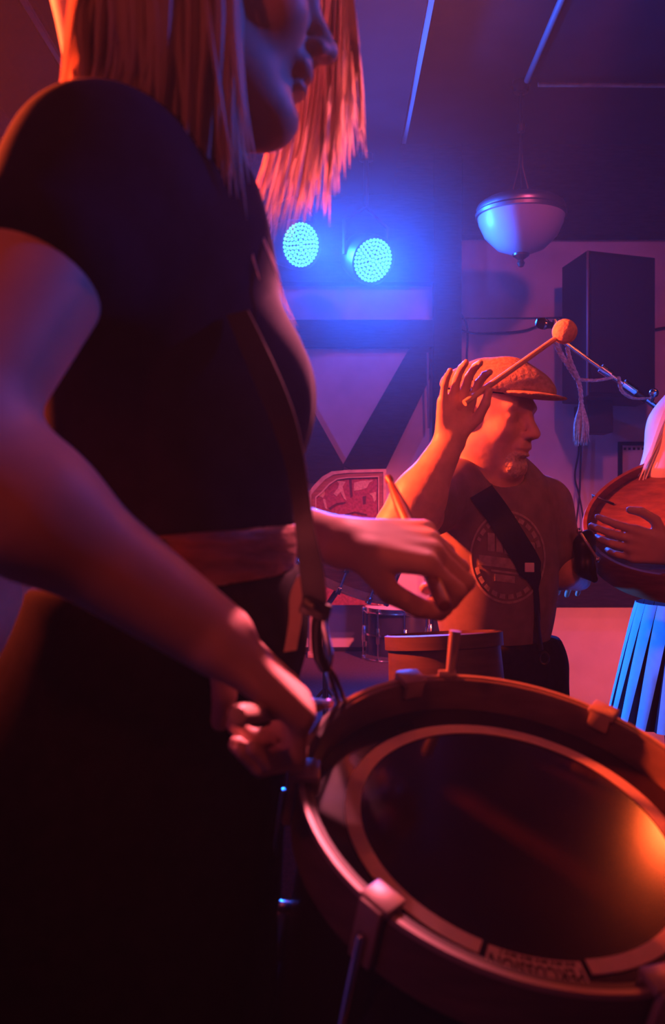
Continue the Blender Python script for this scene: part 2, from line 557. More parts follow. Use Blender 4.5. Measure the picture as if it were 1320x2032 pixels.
# ================================================================== the setting
YW = 5.30
XL, XR, YB, ZC = -1.72, 2.7, -1.6, 3.30
ZS = CAMZ + (CY - 1290) / FPX * YW           # height of the stage floor
def slab(name, lo, hi, m, parent=None):
    c = [(a + b) / 2 for a, b in zip(lo, hi)]; h = [(b - a) / 2 for a, b in zip(lo, hi)]
    return MB().box(c, h).build(name, m, parent, smooth=False)
tag(slab('floor', (XL, YB, -0.1), (XR, YW, 0), 'floor_wood'), 'dark wooden floor of the bar', kind='structure')
ceil_o = tag(slab('ceiling', (XL, YB, ZC), (XR, YW + 0.2, ZC + 0.1), 'ceiling_paint'), 'dark painted ceiling with beams', kind='structure')
wb = tag(slab('wall_back', (XL, YW, 0), (XR, YW + 0.2, ZC), 'plaster'), 'pale plaster wall with dark timber framing behind the stage', kind='structure')
tag(slab('wall_left', (XL - 0.2, YB, 0), (XL, YW + 0.2, ZC), 'plaster'), 'pale plaster side wall left of the drummers', kind='structure')
tag(slab('wall_right', (XR, YB, 0), (XR + 0.2, YW + 0.2, ZC), 'timber'), 'dark panelled side wall at the right end', kind='structure')
tag(slab('wall_rear', (XL, YB - 0.2, 0), (XR, YB, ZC), 'timber'), 'dark wall behind the viewer', kind='structure')

def wpoly(name, pts, depth, th=0.07, m='timber'):
    poly = [P(x, y, YW) for x, y in pts]
    return MB().prism(poly, (0, -th, 0)).build(name, m, wb, smooth=False)
def wrect(name, x0, y0, x1, y1, th=0.07, m='timber'):
    return wpoly(name, [(x0, y0), (x1, y0), (x1, y1), (x0, y1)], YW, th, m)
LW = 660 + XL / YW * FPX; RW = 660 + XR / YW * FPX      # wall ends in px
wrect('timber_post', 858, 280, 912, 1290, 0.09)
wrect('timber_rail', LW, 640, 857, 692, 0.075)
wpoly('timber_brace', [(812, 693), (852, 693), (852, 752), (752, 958), (680, 924)], YW, 0.065)
wpoly('timber_brace', [(552, 693), (512, 693), (512, 752), (602, 958), (682, 958), (682, 924)], YW, 0.062)
wrect('timber_header', LW, 300, 857, 568, 0.10)
wrect('timber_header', 913, 300, RW, 476, 0.10)
wrect('timber_rail', 913, 1122, RW, 1203, 0.08)
wrect('timber_post', 470, 693, 511, 1290, 0.08)
wrect('timber_post', 8, 693, 40, 1290, 0.08)
wrect('timber_post', 1420, 476, 1480, 1770, 0.08)
wrect('timber_sill', LW, 1284, 857, 1292, 0.05)
# thin pale conduit beside the post
MB().tube([P(849, 700, YW - 0.085), P(849, 780, YW - 0.085), P(851, 850, YW - 0.085)], 0.006).build('conduit', 'pipe_paint', wb)
# ceiling beams running towards the stage
for (x0, x1, zb) in ((-0.10, 0.32, 3.02), (-1.36, -1.17, 3.20)):
    slab('ceiling_beam', (x0, YB, zb), (x1, YW - 0.11, ZC - 0.001), 'ceiling_paint', ceil_o)
slab('ceiling_trim', (0.325, YB, 3.03), (0.345, 4.5, 3.05), 'pipe_paint', ceil_o)
slab('ceiling_trim', (-1.165, YB, 3.205), (-1.145, YW - 0.11, 3.225), 'pipe_paint', ceil_o)
slab('ceiling_beam', (XL, YB, 3.16), (XL + 0.08, YW - 0.11, ZC - 0.001), 'timber', ceil_o)
# stage
st = tag(slab('stage_platform', (XL, 3.05, 0), (0.95, YW, ZS), 'stage_carpet'), 'raised dark carpeted stage along the back wall', 'stage', kind='structure')
slab('stage_nosing', (XL, 3.02, ZS - 0.05), (0.95, 3.05, ZS + 0.002), 'timber', st)

# ================================================================== front drum
DC = V((0.15595, 0.80787, CAMZ - 0.26853))
DN = V((0.15192, -0.37262, 0.91547)).normalized()
DX = V((1, 0, 0)); DX = (DX - DN * DX.dot(DN)).normalized(); DY = DN.cross(DX)
def dpt(r, a, h=0.0):
    return DC + (DX * math.cos(a) + DY * math.sin(a)) * r + DN * h
def d_ang(px, py, h=0.0):
    ray = P(px, py, 1.0) - cam.location
    c = DC + DN * h - cam.location
    q = ray * (c.dot(DN) / ray.dot(DN)) - c
    return math.atan2(q.dot(DY), q.dot(DX)), q.length
drum = root('snare_drum', 'large black drum with black head and pale ring, slung in front of the blond drummer', 'drum', DC - DN * 0.30)
MB().lathe([(0.0, -0.30), (0.175, -0.30), (0.178, -0.295), (0.178, -0.012), (0.172, -0.012)], DC, DN, 96, xref=DX).build('shell', 'drum_black', drum)
MB().lathe([(0.0, 0.0), (0.10, 0.0), (0.176, 0.0), (0.1775, -0.003), (0.1775, -0.012)], DC, DN, 96, xref=DX).build('drum_head', 'head_black', drum)
MB().lathe([(0.1785, -0.020), (0.1785, 0.027), (0.1805, 0.031), (0.187, 0.031), (0.190, 0.028), (0.190, -0.020), (0.1785, -0.020)], DC, DN, 128, xref=DX).build('hoop', 'hoop_brown', drum)
MB().lathe([(0.1785, -0.315), (0.1785, -0.275), (0.189, -0.275), (0.189, -0.315), (0.1785, -0.315)], DC, DN, 96, xref=DX).build('hoop', 'hoop_brown', drum)
MB().lathe([(0.1862, 0.0305), (0.1862, 0.0318), (0.1902, 0.0318), (0.1906, 0.027), (0.1898, 0.0262)], DC, DN, 128, xref=DX).build('hoop_edge', 'claw_cream', drum)
# pale ring printed/glued on the head, open where the lettered plate sits
aL, _ = d_ang(951, 1888); aR, _ = d_ang(1172, 1930)
while aR < aL: aR += 2 * PI
ringo = MB().lathe([(0.1345, 0.0004), (0.1345, 0.0014), (0.1475, 0.0014), (0.1475, 0.0004)], DC, DN, 140, a0=aR, a1=aL + 2 * PI, xref=DX).build('head_ring', 'ring_white', drum)
pl0, pl1 = aL + 0.035, aR - 0.035
plate = MB().lathe([(0.1365, 0.0005), (0.1365, 0.0016), (0.1775, 0.0016), (0.1775, 0.0005)], DC, DN, 30, a0=pl0, a1=pl1, xref=DX).build('maker_plate', 'ring_white', drum)
# pale arc along the near edge of the head
aA, _ = d_ang(806, 1838); aB, _ = d_ang(1285, 1960)
MB().lathe([(0.1700, 0.0006), (0.1700, 0.0014), (0.1776, 0.0014), (0.1776, 0.0006)], DC, DN, 60, a0=aA, a1=aB, xref=DX).build('edge_stripe', 'ring_white', drum)
def flat_text(txt, size):
    cu = bpy.data.curves.new('lettering', 'FONT')
    cu.body = txt; cu.size = size; cu.align_x = 'CENTER'; cu.resolution_u = 2; cu.offset = 0.02 * size
    o = bpy.data.objects.new('lettering', cu); C.objects.link(o)
    me = bpy.data.meshes.new_from_object(o.evaluated_get(bpy.context.evaluated_depsgraph_get()))
    bpy.data.objects.remove(o); bpy.data.curves.remove(cu)
    return me
def ring_text(txt, size, r0, amid, h, width):
    me = flat_text(txt, size)
    xs = [v.co.x for v in me.vertices]
    k = width / (max(xs) - min(xs)); xm = (max(xs) + min(xs)) / 2
    me2 = me.copy()
    for v in me2.vertices:
        r = r0 + v.co.y
        a = amid - (v.co.x - xm) * k / r0
        v.co = dpt(r, a, h)
    return me2
am = (pl0 + pl1) / 2
me = ring_text('PERCUSSION', 0.019, 0.1440, am, 0.0022, 0.066)
link('lettering', me, 'ink_black', plate, smooth=False)
mk = MB()
for i in range(15):
    a = am + (i - 7) * 0.026
    mk.lathe([(0.1382, 0.0017), (0.1382, 0.0021), (0.1408, 0.0021), (0.1408, 0.0017)], DC, DN, 2, a0=a, a1=a + 0.012 + 0.007 * (i % 3), xref=DX)
mk.build('small_print', 'ink_black', plate, smooth=False)
# claws and tension rods
a_c1, _ = d_ang(752, 1795, 0.031)
a_c2, _ = d_ang(1312, 1950, 0.031)
step = (a_c2 - a_c1) % (2 * PI)
claw_angles = [a_c1 + step * i for i in range(int(round(2 * PI / step)))]
for a in claw_angles:
    rd = (DX * math.cos(a) + DY * math.sin(a)); tg = DN.cross(rd)
    Rm = Matrix((rd, tg, DN)).transposed()
    cl = MB().box(dpt(0.184, a, 0.0345), (0.0105, 0.013, 0.0035), Rm, 0.002)
    cl.box(dpt(0.1945, a, 0.010), (0.0035, 0.010, 0.026), Rm, 0.0015)
    cl.box(dpt(0.1755, a, 0.026), (0.0025, 0.010, 0.008), Rm, 0.001)
    co = cl.build('claw', 'claw_cream', drum)
    MB().tube([dpt(0.201, a, 0.012), dpt(0.201, a, -0.29)], 0.0032, 8).build('tension_rod', 'chrome', co)
    MB().box(dpt(0.187, a, -0.14), (0.012, 0.008, 0.03), Rm, 0.004).build('lug', 'chrome', drum)

# ================================================================== stage lamps and added fill lamps
def par_lamp(key, label, group=None):
    L = LAMPS[key]
    a = L['aim'].normalized(); p = L['pos']; r = L['r']
    t = root('stage_lamp', label, 'stage lamp', p, group)
    MB().lathe([(r * 0.96, -0.004), (r * 1.10, -0.004), (r * 1.12, 0.004), (r * 1.12, -0.05), (r * 1.02, -0.13), (r * 0.8, -0.17), (0, -0.175)], p, a, 40).build('housing', 'black_plastic', t)
    MB().lathe([(0, -0.006), (r * 0.97, -0.006)], p, a, 40).build('lens_plate', 'black_plastic', t)
    x = a.orthogonal().normalized(); y = a.cross(x)
    led = MB()
    rings = [(0, 1), (0.2, 6), (0.38, 12), (0.56, 18), (0.74, 24), (0.91, 32)]
    for (q, n) in rings:
        for i in range(n):
            an = 2 * PI * (i + 0.5 * (n % 4 == 0)) / n
            c = p + (x * math.cos(an) + y * math.sin(an)) * q * r
            rr = r * (0.088 if q < 0.9 else 0.080)
            led.lathe([(rr, -0.004), (rr * 0.9, 0.001), (rr * 0.5, 0.004), (0, 0.005)], c, a, 8)
    mname = 'led_' + key
    mat(mname, (0.2, 0.2, 0.2), 0.4, emit=L['led'], es=L['ls'])
    MATS[mname].cycles.emission_sampling = 'NONE'
    tag(led.build('led_array', mname, t), kind='stuff')
    # yoke up to a clamp on the ceiling
    side = a.cross(V((0, 0, 1))).normalized()
    back = p - a * 0.07
    top = V((back.x, back.y, back.z + 0.24))
    if p.z < 0.6:                                             # stands on the floor on its yoke
        MB().tube([back + side * (r * 1.16), V((back.x, back.y, 0.012)) + side * 0.09, V((back.x, back.y, 0.012)) - side * 0.09, back - side * (r * 1.16)], 0.009, 8).build('yoke', 'black_plastic', t)
        return t
    MB().tube([back + side * (r * 1.16), back + side * (r * 1.18) + V((0, 0, 0.16)), top, back - side * (r * 1.18) + V((0, 0, 0.16)), back - side * (r * 1.16)], 0.009, 8).build('yoke', 'black_plastic', t)
    zt = 3.02 if -0.10 < top.x < 0.32 else ZC
    MB().tube([top, V((top.x, top.y, zt))], 0.013, 8).tube([V((top.x, top.y, zt - 0.03)), V((top.x, top.y, zt))], 0.035, 12).build('hanger', 'black_plastic', t)
    return t
par_lamp('blue_a', 'round blue LED stage lamp, left of the two lit ones, beside the hanging blond hair')
par_lamp('blue_b', 'round blue LED stage lamp, right and lower of the two lit ones')
par_lamp('red_left', 'red stage lamp by the left wall, outside the picture')
par_lamp('red_right', 'red stage lamp high at the right, outside the picture')
par_lamp('fill_pink_back', 'added pink fill lamp behind the viewer, outside the picture')
par_lamp('red_stage', 'red stage lamp low on the right, aimed at the stage, outside the picture')
par_lamp('fill_pink_wall', 'added pink wall fill lamp on the ceiling above the right-hand player, outside the picture')
par_lamp('blue_edge', 'narrow blue stage lamp on the left wall aimed at the right-hand player, outside the picture')
par_lamp('fill_blue_drummer', 'added narrow blue fill lamp on the right aimed at the blond drummer, outside the picture')
par_lamp('fill_pink_front', 'added pink fill lamp behind the viewer on the right, outside the picture')
par_lamp('fill_red_stage', 'added narrow red fill lamp on the ceiling aimed down at the stage drums, outside the picture')
par_lamp('fill_red_hair', 'added narrow red fill lamp on the ceiling aimed at the blond hair, outside the picture')
par_lamp('fill_blue_wall', 'added dim blue wall fill lamp by the left wall near the stage, outside the picture')

# ================================================================== blond drummer (left, close to the viewer)
wo = root('person', 'blond drummer in black short-sleeved shirt bent over the near drum', 'person', (-0.12, 0.82, 0))
WS, WE, WW = P(192, 355, 0.70), P(-125, 880, 0.58), P(432, 1268, 0.645)
LS, LE, LWr = P(340, 450, 0.97), P(430, 1010, 1.06), P(684, 1078, 0.93)
HC = P(408, -38, 0.79)
HR = frame((0.93, 0.30, -0.16))
F = Field()
F.ell(P(312, 650, 0.82), (0.082, 0.115, 0.15), k=0.05)
F.ell(P(355, 960, 0.83), (0.082, 0.108, 0.15), k=0.06)
F.cone(WS, LS, 0.040, 0.040, 0.05)
F.cone(P(320, 470, 0.82), P(375, 150, 0.80), 0.052, 0.046, 0.04)
F.cone(WS, WE, 0.054, 0.041, 0.03)
mid = WE.lerp(WW, 0.3)
F.cone(WE, mid, 0.0375, 0.0385, 0.03)
F.cone(mid, WW, 0.0385, 0.0255, 0.03)
F.cone(LS, LE, 0.042, 0.034, 0.03)
F.cone(LE, LWr, 0.034, 0.0235, 0.03)
head_field(F, HC, HR, 1.0, True)
# right hand closed round its stick
ST0, ST1 = P(470, 1420, 0.585), P(655, 1396, 0.93)
sd = (ST1 - ST0).normalized()
u = (P(545, 1360, 0.67) - WW).normalized(); v = sd; w = -(u.cross(v))
hand_field(F, WW, u, v, w, [(0.85, 1.45, 0.9)] * 4, 0.92, thumb=((.75, .5, .5), (.2, .75, .6), (.1, .6, .75)), spread=0.0)
# left hand with its stick
LT0, LT1 = P(884, 1205, 0.85), P(770, 946, 1.07)
ld_ = (LT1 - LT0).normalized()
u2 = (P(825, 1084, 0.915) - LWr).normalized(); v2 = -ld_; w2 = u2.cross(v2)
hand_field(F, LWr, u2, v2, w2, [(0.8, 1.35, 0.8)] * 4, 0.95, thumb=((.45, .65, .6), (-.15, .8, .6), (-.4, .75, .5)), spread=0.0)
body = F.mesh('body', 'skin_f', wo, 0.0036)
# black shirt
F = Field()
F.ell(P(322, 660, 0.82), (0.100, 0.135, 0.175), k=0.05)
F.ell(P(365, 960, 0.83), (0.098, 0.124, 0.16), k=0.06)
F.ell(P(488, 775, 0.775), (0.048, 0.048, 0.055), k=0.05)
F.ell(P(518, 785, 0.88), (0.046, 0.050, 0.055), k=0.05)
F.ell(P(345, 470, 0.82), (0.062, 0.11, 0.08), k=0.05)
F.cone(WS, LS, 0.050, 0.050, 0.05)
sl = WS.lerp(WE, 0.30)
F.cone(WS, sl, 0.062, 0.060, 0.04)
F.cone(LS, LS.lerp(LE, 0.4), 0.052, 0.048, 0.04)
F.ell(P(330, 395, 0.82), (0.062, 0.062, 0.03), k=0.03)
hem = P(420, 1066, 0.83)
F.cut(hem, (0.085, 0, -1.0))
arm_d = (WE - WS).normalized()
F.ops.append(('p', np.array(WS.lerp(WE, 0.30), np.float32), np.array((arm_d + V((0.0, 0, -0.25))).normalized(), np.float32), 0, 0, 0.004, 'i')) if False else None
shirt = F.mesh('shirt', 'black_cotton', wo, 0.0045)
# wide belt and dark trousers
F = Field()
F.ell(P(362, 1075, 0.83), (0.099, 0.125, 0.13), k=0.05)
F.cut(P(400, 1052, 0.83), (-0.085, 0, 1.0))
F.cut(P(400, 1150, 0.83), (0.085, 0, -1.0))
belt = F.mesh('belt', 'leather', wo, 0.004)
MB().tube([P(268, 1082, 0.704), P(300, 1079, 0.700), P(330, 1078, 0.700)], [0.0025, 0.004, 0.0025], 8).build('buckle', 'chrome', belt)
F = Field()
F.ell(P(350, 1180, 0.84), (0.100, 0.13, 0.12), k=0.05)
F.cone((-0.150, 0.85, 1.19), (-0.36, 0.87, 0.46), 0.118, 0.30, 0.06)
F.cone((-0.36, 0.87, 0.46), (-0.36, 0.87, 0.32), 0.30, 0.31, 0.04)
F.cut((0, 0, 0.24), (0, 0, -1))
F.cut(P(380, 1136, 0.84), (-0.085, 0, 1.0))
F.mesh('skirt', 'black_denim', wo, 0.007)
for sy, xx in ((0.775, -0.28), (0.945, -0.30)):
    F = Field()
    F.cone((xx - 0.03, sy, 0.045), (xx + 0.13, sy - 0.01, 0.035), 0.045, 0.036, 0.03)
    F.cone((xx, sy, 0.05), (xx, sy, 0.32), 0.05, 0.058, 0.03)
    F.cut((0, 0, 0.0), (0, 0, -1))
    F.mesh('boot', 'boot', wo, 0.006)

# hair: many tapering locks
def lock(mb, pts, r, flat=0.45, n=5):
    q = spline(pts, 5)
    m = len(q)
    rad = [r * (0.55 + 0.6 * math.sin(PI * min(1, i / (m - 1) * 0.75 + 0.2))) * (1 - (i / (m - 1)) ** 4 * 0.92) for i in range(m)]
    mb.tube(q, rad, n, flat=flat)
hair = MB()
F = Field()
F.ell(HC + HR @ V((-0.022, 0, 0.040)), (0.102, 0.086, 0.095), np.array(HR), k=0.01)
F.cone(HC + HR @ V((-0.06, 0, 0.03)), P(235, 150, 0.80), 0.080, 0.045, 0.05)
F.cone(HC + HR @ V((-0.02, -0.045, 0.02)), P(330, 130, 0.745), 0.055, 0.030, 0.04)
F.cut(HC + HR @ V((0.055, 0, 0.04)), HR @ V((1, 0, -0.45)))
hcap = F.mesh('hair', 'hair_blond', wo, 0.005)
rr = random.Random(11)
near = MB()
for i in range(340):
    t = rr.random()
    x0 = 180 + 290 * t
    ybase = 235 if t < 0.45 else 250 + 190 * (t - 0.35)
    d = 0.685 + 0.05 * rr.random() + 0.03 * abs(t - 0.5)
    ye = ybase + rr.gauss(0, 38)
    dx = rr.gauss(0, 12)
    sway = rr.gauss(0, 18)
    xe = x0 - 12 + dx + sway + (t - 0.3) * 30
    if t < 0.25 and rr.random() < 0.7:                       # swept back over the shoulder
        xe = x0 - 60 - 70 * rr.random(); ye = 215 + 60 * rr.random(); d += 0.06
    lock(near, [HC + HR @ V((-0.07 + 0.10 * t + rr.gauss(0, .01), -0.03, 0.115)),
                P(x0 + dx * 0.3, -130, d + 0.01), P(x0 + dx, 30, d), P(x0 + dx * 0.8 + sway * 0.5, 30 + (ye - 30) * 0.55, d + 0.004), P(xe, ye, d + 0.012)],
         0.0034 + 0.0030 * rr.random())
for i in range(16):                                   # ends swept back over the shoulder
    q = rr.random()
    lock(near, [P(250, -60, 0.75), P(205 - 20 * q, 70, 0.75), P(165 - 15 * q, 165, 0.745), P(110 + 20 * q, 225 + 12 * rr.random(), 0.745), P(78 + 30 * q, 262 + rr.gauss(0, 8), 0.75)], 0.0035)
for i in range(80):                                   # back of the head
    q = rr.random()
    x0 = 128 + 110 * q
    dd = 0.72 + 0.09 * rr.random()
    lock(near, [HC + HR @ V((-0.085, 0.02 * rr.gauss(0, 1), 0.08)), P(x0 + 40, -120, dd), P(x0 + 14, 20, dd), P(x0 + rr.gauss(0, 6), 120, dd), P(x0 - 14 + rr.gauss(0, 12), 215 + rr.gauss(0, 28), dd + 0.01)], 0.0024 + 0.002 * rr.random())
near.build('hair_lock', 'hair_blond', wo)['label'] = 'blond hair falling over the near cheek and shoulder'
far = MB()
for i in range(150):
    t = rr.random()                                   # 0 at the neck side, 1 in front of the face
    d = 0.880 + 0.014 * rr.random() - 0.02 * t
    xe = 480 + 225 * t + rr.gauss(0, 8)
    yb = 452 - 30 * abs(t - 0.45) if t < 0.75 else 452 - 560 * (t - 0.72)
    ye = yb + rr.gauss(0, 16) - abs(rr.gauss(0, 45)) * (t > 0.35)
    xm = 560 + 125 * t + rr.gauss(0, 7)
    lock(far, [HC + HR @ V((0.02 + 0.05 * t, 0.05, 0.11)), P(600 + 80 * t, -110, d - 0.01), P(xm + 14, 90, d),
               P(xm * 0.55 + xe * 0.45 + 4, 90 + (ye - 90) * 0.6, d), P(xe, ye, d)], 0.0014 + 0.0014 * rr.random())
for i in range(16):                                   # loose fine strands
    t = rr.random()
    lock(far, [P(690, -100, 0.85), P(690 + 20 * t, 60, 0.85), P(700 + 18 * t + rr.gauss(0, 6), 180, 0.85), P(705 + 25 * t, 260 + 60 * rr.random(), 0.85)], 0.0012)
far.build('hair_lock', 'hair_blond', wo)['label'] = 'blond hair hanging behind the chin, lit from behind'
wisp = MB()
lock(wisp, [P(500, 440, 0.80), P(520, 470, 0.775), P(548, 535, 0.745), P(562, 590, 0.735), P(590, 650, 0.72)], 0.0011, 1.0)
lock(wisp, [P(470, 400, 0.79), P(490, 470, 0.76), P(505, 520, 0.745), P(516, 556, 0.74)], 0.0011, 1.0)
wisp.build('hair_lock', 'hair_blond', wo)

# drumsticks
def stick(a, b, label, m='stick_wood'):
    a, b = V(a), V(b); n = (b - a).normalized()
    L = (b - a).length
    o = MB().lathe([(0, 0), (0.0055, 0.001), (0.0072, 0.006), (0.0072, L * 0.72), (0.0042, L - 0.022), (0.0030, L - 0.014), (0.0048, L - 0.009), (0.0044, L - 0.003), (0, L)], a, n, 16).build('drumstick', m)
    return tag(o, label, 'drumstick')
ext = (ST1 - ST0).normalized()
stick(ST0, ST1, 'drumstick in the blond drummer\'s near hand, pointing away over the drum')
stick(LT0, LT1, 'drumstick in the blond drummer\'s far hand, raised steeply above the drum', 'wood_rust')

# sling: black strap, swivel clip and hooks down to the drum
sg = root('drum_sling', 'black shiny strap with metal clip hanging from the blond drummer to the drum', 'strap', P(625, 1190, 0.755))
sp = spline([P(470, 620, 0.705), P(545, 790, 0.695), P(583, 910, 0.705), P(603, 1040, 0.725), P(617, 1130, 0.745), P(626, 1205, 0.757)], 6)
wd = [0.0085 + 0.0015 * math.sin(i * 0.3) for i in range(len(sp))]
MB().ribbon(sp, [V((0.93, -0.30, 0.18)).normalized() * w_ for w_ in wd], [V((0.25, 0.9, 0)).normalized() * 0.003] * len(sp)).build('webbing', 'black_web', sg)
ck = MB()
ck.box(P(626, 1208, 0.757), (0.012, 0.005, 0.007), Matrix.Rotation(0.35, 3, 'Y'), 0.002)
ck.tube([P(606, 1196, 0.755), P(620, 1204, 0.752), P(650, 1222, 0.757)], 0.004, 8)
ck.build('buckle', 'dark_metal', sg)
ha, hb = P(632, 1222, 0.758), P(637, 1320, 0.80)
MB().tube(spline([ha, P(629, 1250, 0.768), P(632, 1295, 0.785), P(645, 1325, 0.80)], 5), 0.0052, 10).build('hook_strap', 'black_web', sg)
MB().tube(spline([P(640, 1226, 0.758), P(648, 1262, 0.772), P(656, 1300, 0.79), P(650, 1326, 0.80), P(642, 1322, 0.80)], 5), 0.0026, 8).build('swivel_hook', 'chrome', sg)
hp, _ = d_ang(690, 1400, 0.031)
e1 = dpt(0.193, hp, 0.028)
MB().tube(spline([P(647, 1322, 0.80), P(656, 1350, 0.83), e1], 5), 0.0028, 8).tube(spline([P(650, 1322, 0.80), P(666, 1345, 0.83), e1 + V((0.007, 0, 0.0))], 5), 0.0022, 8).build('hook_pair', 'chrome', sg)
MB().ribbon(spline([P(604, 1140, 0.76), P(588, 1180, 0.765), P(586, 1230, 0.77), P(576, 1292, 0.775)], 5), [V((0.0052, -0.001, 0.001))] * 16, [V((0, 0.0015, 0))] * 16).build('strap_tail', 'wood_tan', sg)
# pale T-handled rod standing on the far hoop
ta, _ = d_ang(880, 1322, 0.031)
tb = dpt(0.187, ta, 0.030)
tt = P(904, 1252, tb.y)
tr = MB().tube([tb, tt], [0.0042, 0.0062], 10).tube([tb + V((-0.011, 0, 0.003)), tb + V((0.006, 0, 0.003))], 0.005, 8)
tr.build('mount_rod', 'claw_cream', drum)

# ================================================================== man in the flat cap
mo = root('person', 'man in flat cap and dark t-shirt with round print, right hand raised', 'person', (0.36, 2.05, 0))
mf = V((0.60, -0.80, 0)); MR = frame(mf); MRn = np.array(MR)
MS, ME, MW = P(893, 972, 1.94), P(797, 1050, 1.76), P(893, 876, 1.79)
NS, NE, NW = P(1078, 1004, 2.14), P(1112, 1128, 2.14), P(1146, 1150, 2.33)
HM = P(973, 826, 1.99)
HMR = frame((0.74, -0.66, -0.15))
F = Field()
F.ell(P(985, 1070, 2.05), (0.095, 0.14, 0.19), MRn, 0.05)
F.ell(P(985, 1200, 2.05), (0.095, 0.13, 0.17), MRn, 0.05)
F.cone(MS, NS, 0.045, 0.045, 0.05)
F.cone(P(972, 965, 2.03), P(955, 880, 1.985), 0.060, 0.056, 0.04)
F.cone(MS, ME, 0.048, 0.044, 0.03)
mm = ME.lerp(MW, 0.35)
F.cone(ME, mm, 0.044, 0.045, 0.03)
F.cone(mm, MW, 0.045, 0.028, 0.03)
F.cone(NS, NE, 0.048, 0.042, 0.03)
F.cone(NE, NW, 0.042, 0.028, 0.03)
head_field(F, HM, HMR, 1.0)
hand_field(F, MW, (0.16, -0.06, 0.98), (0.95, 0.25, 0), (0.2, -0.95, 0), [(0.35, 0.55, 0.4), (0.30, 0.55, 0.4), (0.25, 0.45, 0.4), (0.2, 0.4, 0.3)], 0.90, thumb=((.5, .75, .4), (.15, .9, .4), (0, .95, .2)), spread=0.08)
hand_field(F, NW, (0.12, 0.98, 0.12), (-0.9, 0.15, 0.3), (0.1, 0.0, -1), [(0.5, 0.7, 0.5)] * 4, 0.95)
F.mesh('body', 'skin_m', mo, 0.0038)
# beard: thin shell round the chin
F = Field()
head_field(F, HM, HMR, 1.0, ears=False)
F.off(0.0016)
bc = HM + HMR @ V((0.070, 0, -0.092))
F.ops.append(('e', np.array(bc, np.float32), np.array((0.042, 0.040, 0.034), np.float32), np.array(HMR, np.float32), 0, 0.004, 'i'))
lo = np.array(bc) - 0.06; hi = np.array(bc) + 0.06
F.mesh('beard', 'beard', mo, 0.0022, lo, hi)
# flat cap
F = Field()
def HW(x, y, z): return HM + HMR @ V((x, y, z))
HMn = np.array(HMR)
F.ell(HW(-0.014, 0, 0.058), (0.106, 0.090, 0.046), HMn, 0.02)
F.ell(HW(0.028, 0, 0.068), (0.088, 0.080, 0.036), HMn, 0.03)
F.cone(HW(-0.02, 0, 0.080), HW(0.02, 0, 0.082), 0.026, 0.026, 0.05)
F.cone(HW(0.05, 0, 0.072), HW(0.128, 0, 0.058), 0.030, 0.012, 0.05)
F.cut(HW(0, 0, 0.048), HMR @ V((0, 0, -1)), 0.006)
cap = F.mesh('cap', 'cap_tweed', mo, 0.0035)
F = Field()
F.ell(HW(0.095, 0, 0.050), (0.066, 0.072, 0.0075), HMn, 0.01)
F.mesh('brim', 'cap_tweed', cap, 0.003)
F = Field()
F.ell(HW(-0.012, 0, 0.05), (0.100, 0.083, 0.012), HMn, 0.01)
F.mesh('cap_band', 'black_cotton', cap, 0.003)
# t-shirt
F = Field()
F.ell(P(985, 1065, 2.05), (0.108, 0.150, 0.195), MRn, 0.05)
F.ell(P(985, 1200, 2.05), (0.110, 0.140, 0.18), MRn, 0.06)
F.cone(MS, NS, 0.054, 0.054, 0.05)
F.cone(MS, MS.lerp(ME, 0.42), 0.060, 0.060, 0.04)
F.cone(NS, NS.lerp(NE, 0.62), 0.058, 0.060, 0.04)
F.cone(P(972, 985, 2.04), P(966, 955, 2.025), 0.085, 0.066, 0.03)
F.cut(P(985, 1292, 2.05), (0, 0, -1))
F.ell(P(968, 940, 2.0), (0.078, 0.074, 0.045), MRn, 0.008, 's')
mshirt = F.mesh('shirt', 'char_cotton', mo, 0.0045)
# round print on the chest, laid on the cloth
bt = bvh(mshirt)
lc = P(1008, 1106, 1.6)
def on_shirt(px, py, off=0.002, tree=None, fall=None):
    o = cam.location
    d = (P(px, py, 1.0) - o).normalized()
    hit, n, i, dist = (tree or bt).ray_cast(o, d)
    if hit is None:
        return fall
    return hit - d * off
def decal(mb, polys, off=0.0025):
    for quad in polys:
        q = [on_shirt(x, y, off) for x, y in quad]
        if any(p_ is None for p_ in q): continue
        mb.prism(q, V((0, 0.0015, 0)))
ex, ey = 75, 92
def el(a, k): return (1008 + ex * k * math.cos(a) - 6 * math.sin(a) * k, 1106 + ey * k * math.sin(a) + 8 * math.cos(a) * k)
pr = MB()
N = 72
for i in range(N):
    a, b = 2 * PI * i / N, 2 * PI * (i + 1) / N
    decal(pr, [(el(a, 0.95), el(b, 0.95), el(b, 1.0), el(a, 1.0))])
    if i % 3 != 2 and (20 < i * 5 < 165 or 195 < i * 5 < 345):   # row of small letters, unreadable at this size
        decal(pr, [(el(a, 0.80), el(b, 0.80), el(b, 0.90), el(a, 0.90))])
def block(x0, y0, x1, y1, sk=0.13, n=5):
    for i in range(n):
        xa = x0 + (x1 - x0) * i / n; xb = x0 + (x1 - x0) * (i + 1) / n
        decal(pr, [((xa, y0 + (xa - 1008) * sk), (xb, y0 + (xb - 1008) * sk), (xb, y1 + (xb - 1008) * sk), (xa, y1 + (xa - 1008) * sk))])
block(950, 1108, 1040, 1128)
block(968, 1062, 982, 1098, n=1); block(985, 1056, 998, 1098, n=1); block(1001, 1072, 1020, 1100, n=2); block(1050, 1070, 1062, 1090, n=1)
block(982, 1142, 1022, 1156); block(975, 1134, 1050, 1138)
pr.build('shirt_print', 'print_ink', mshirt, smooth=False)
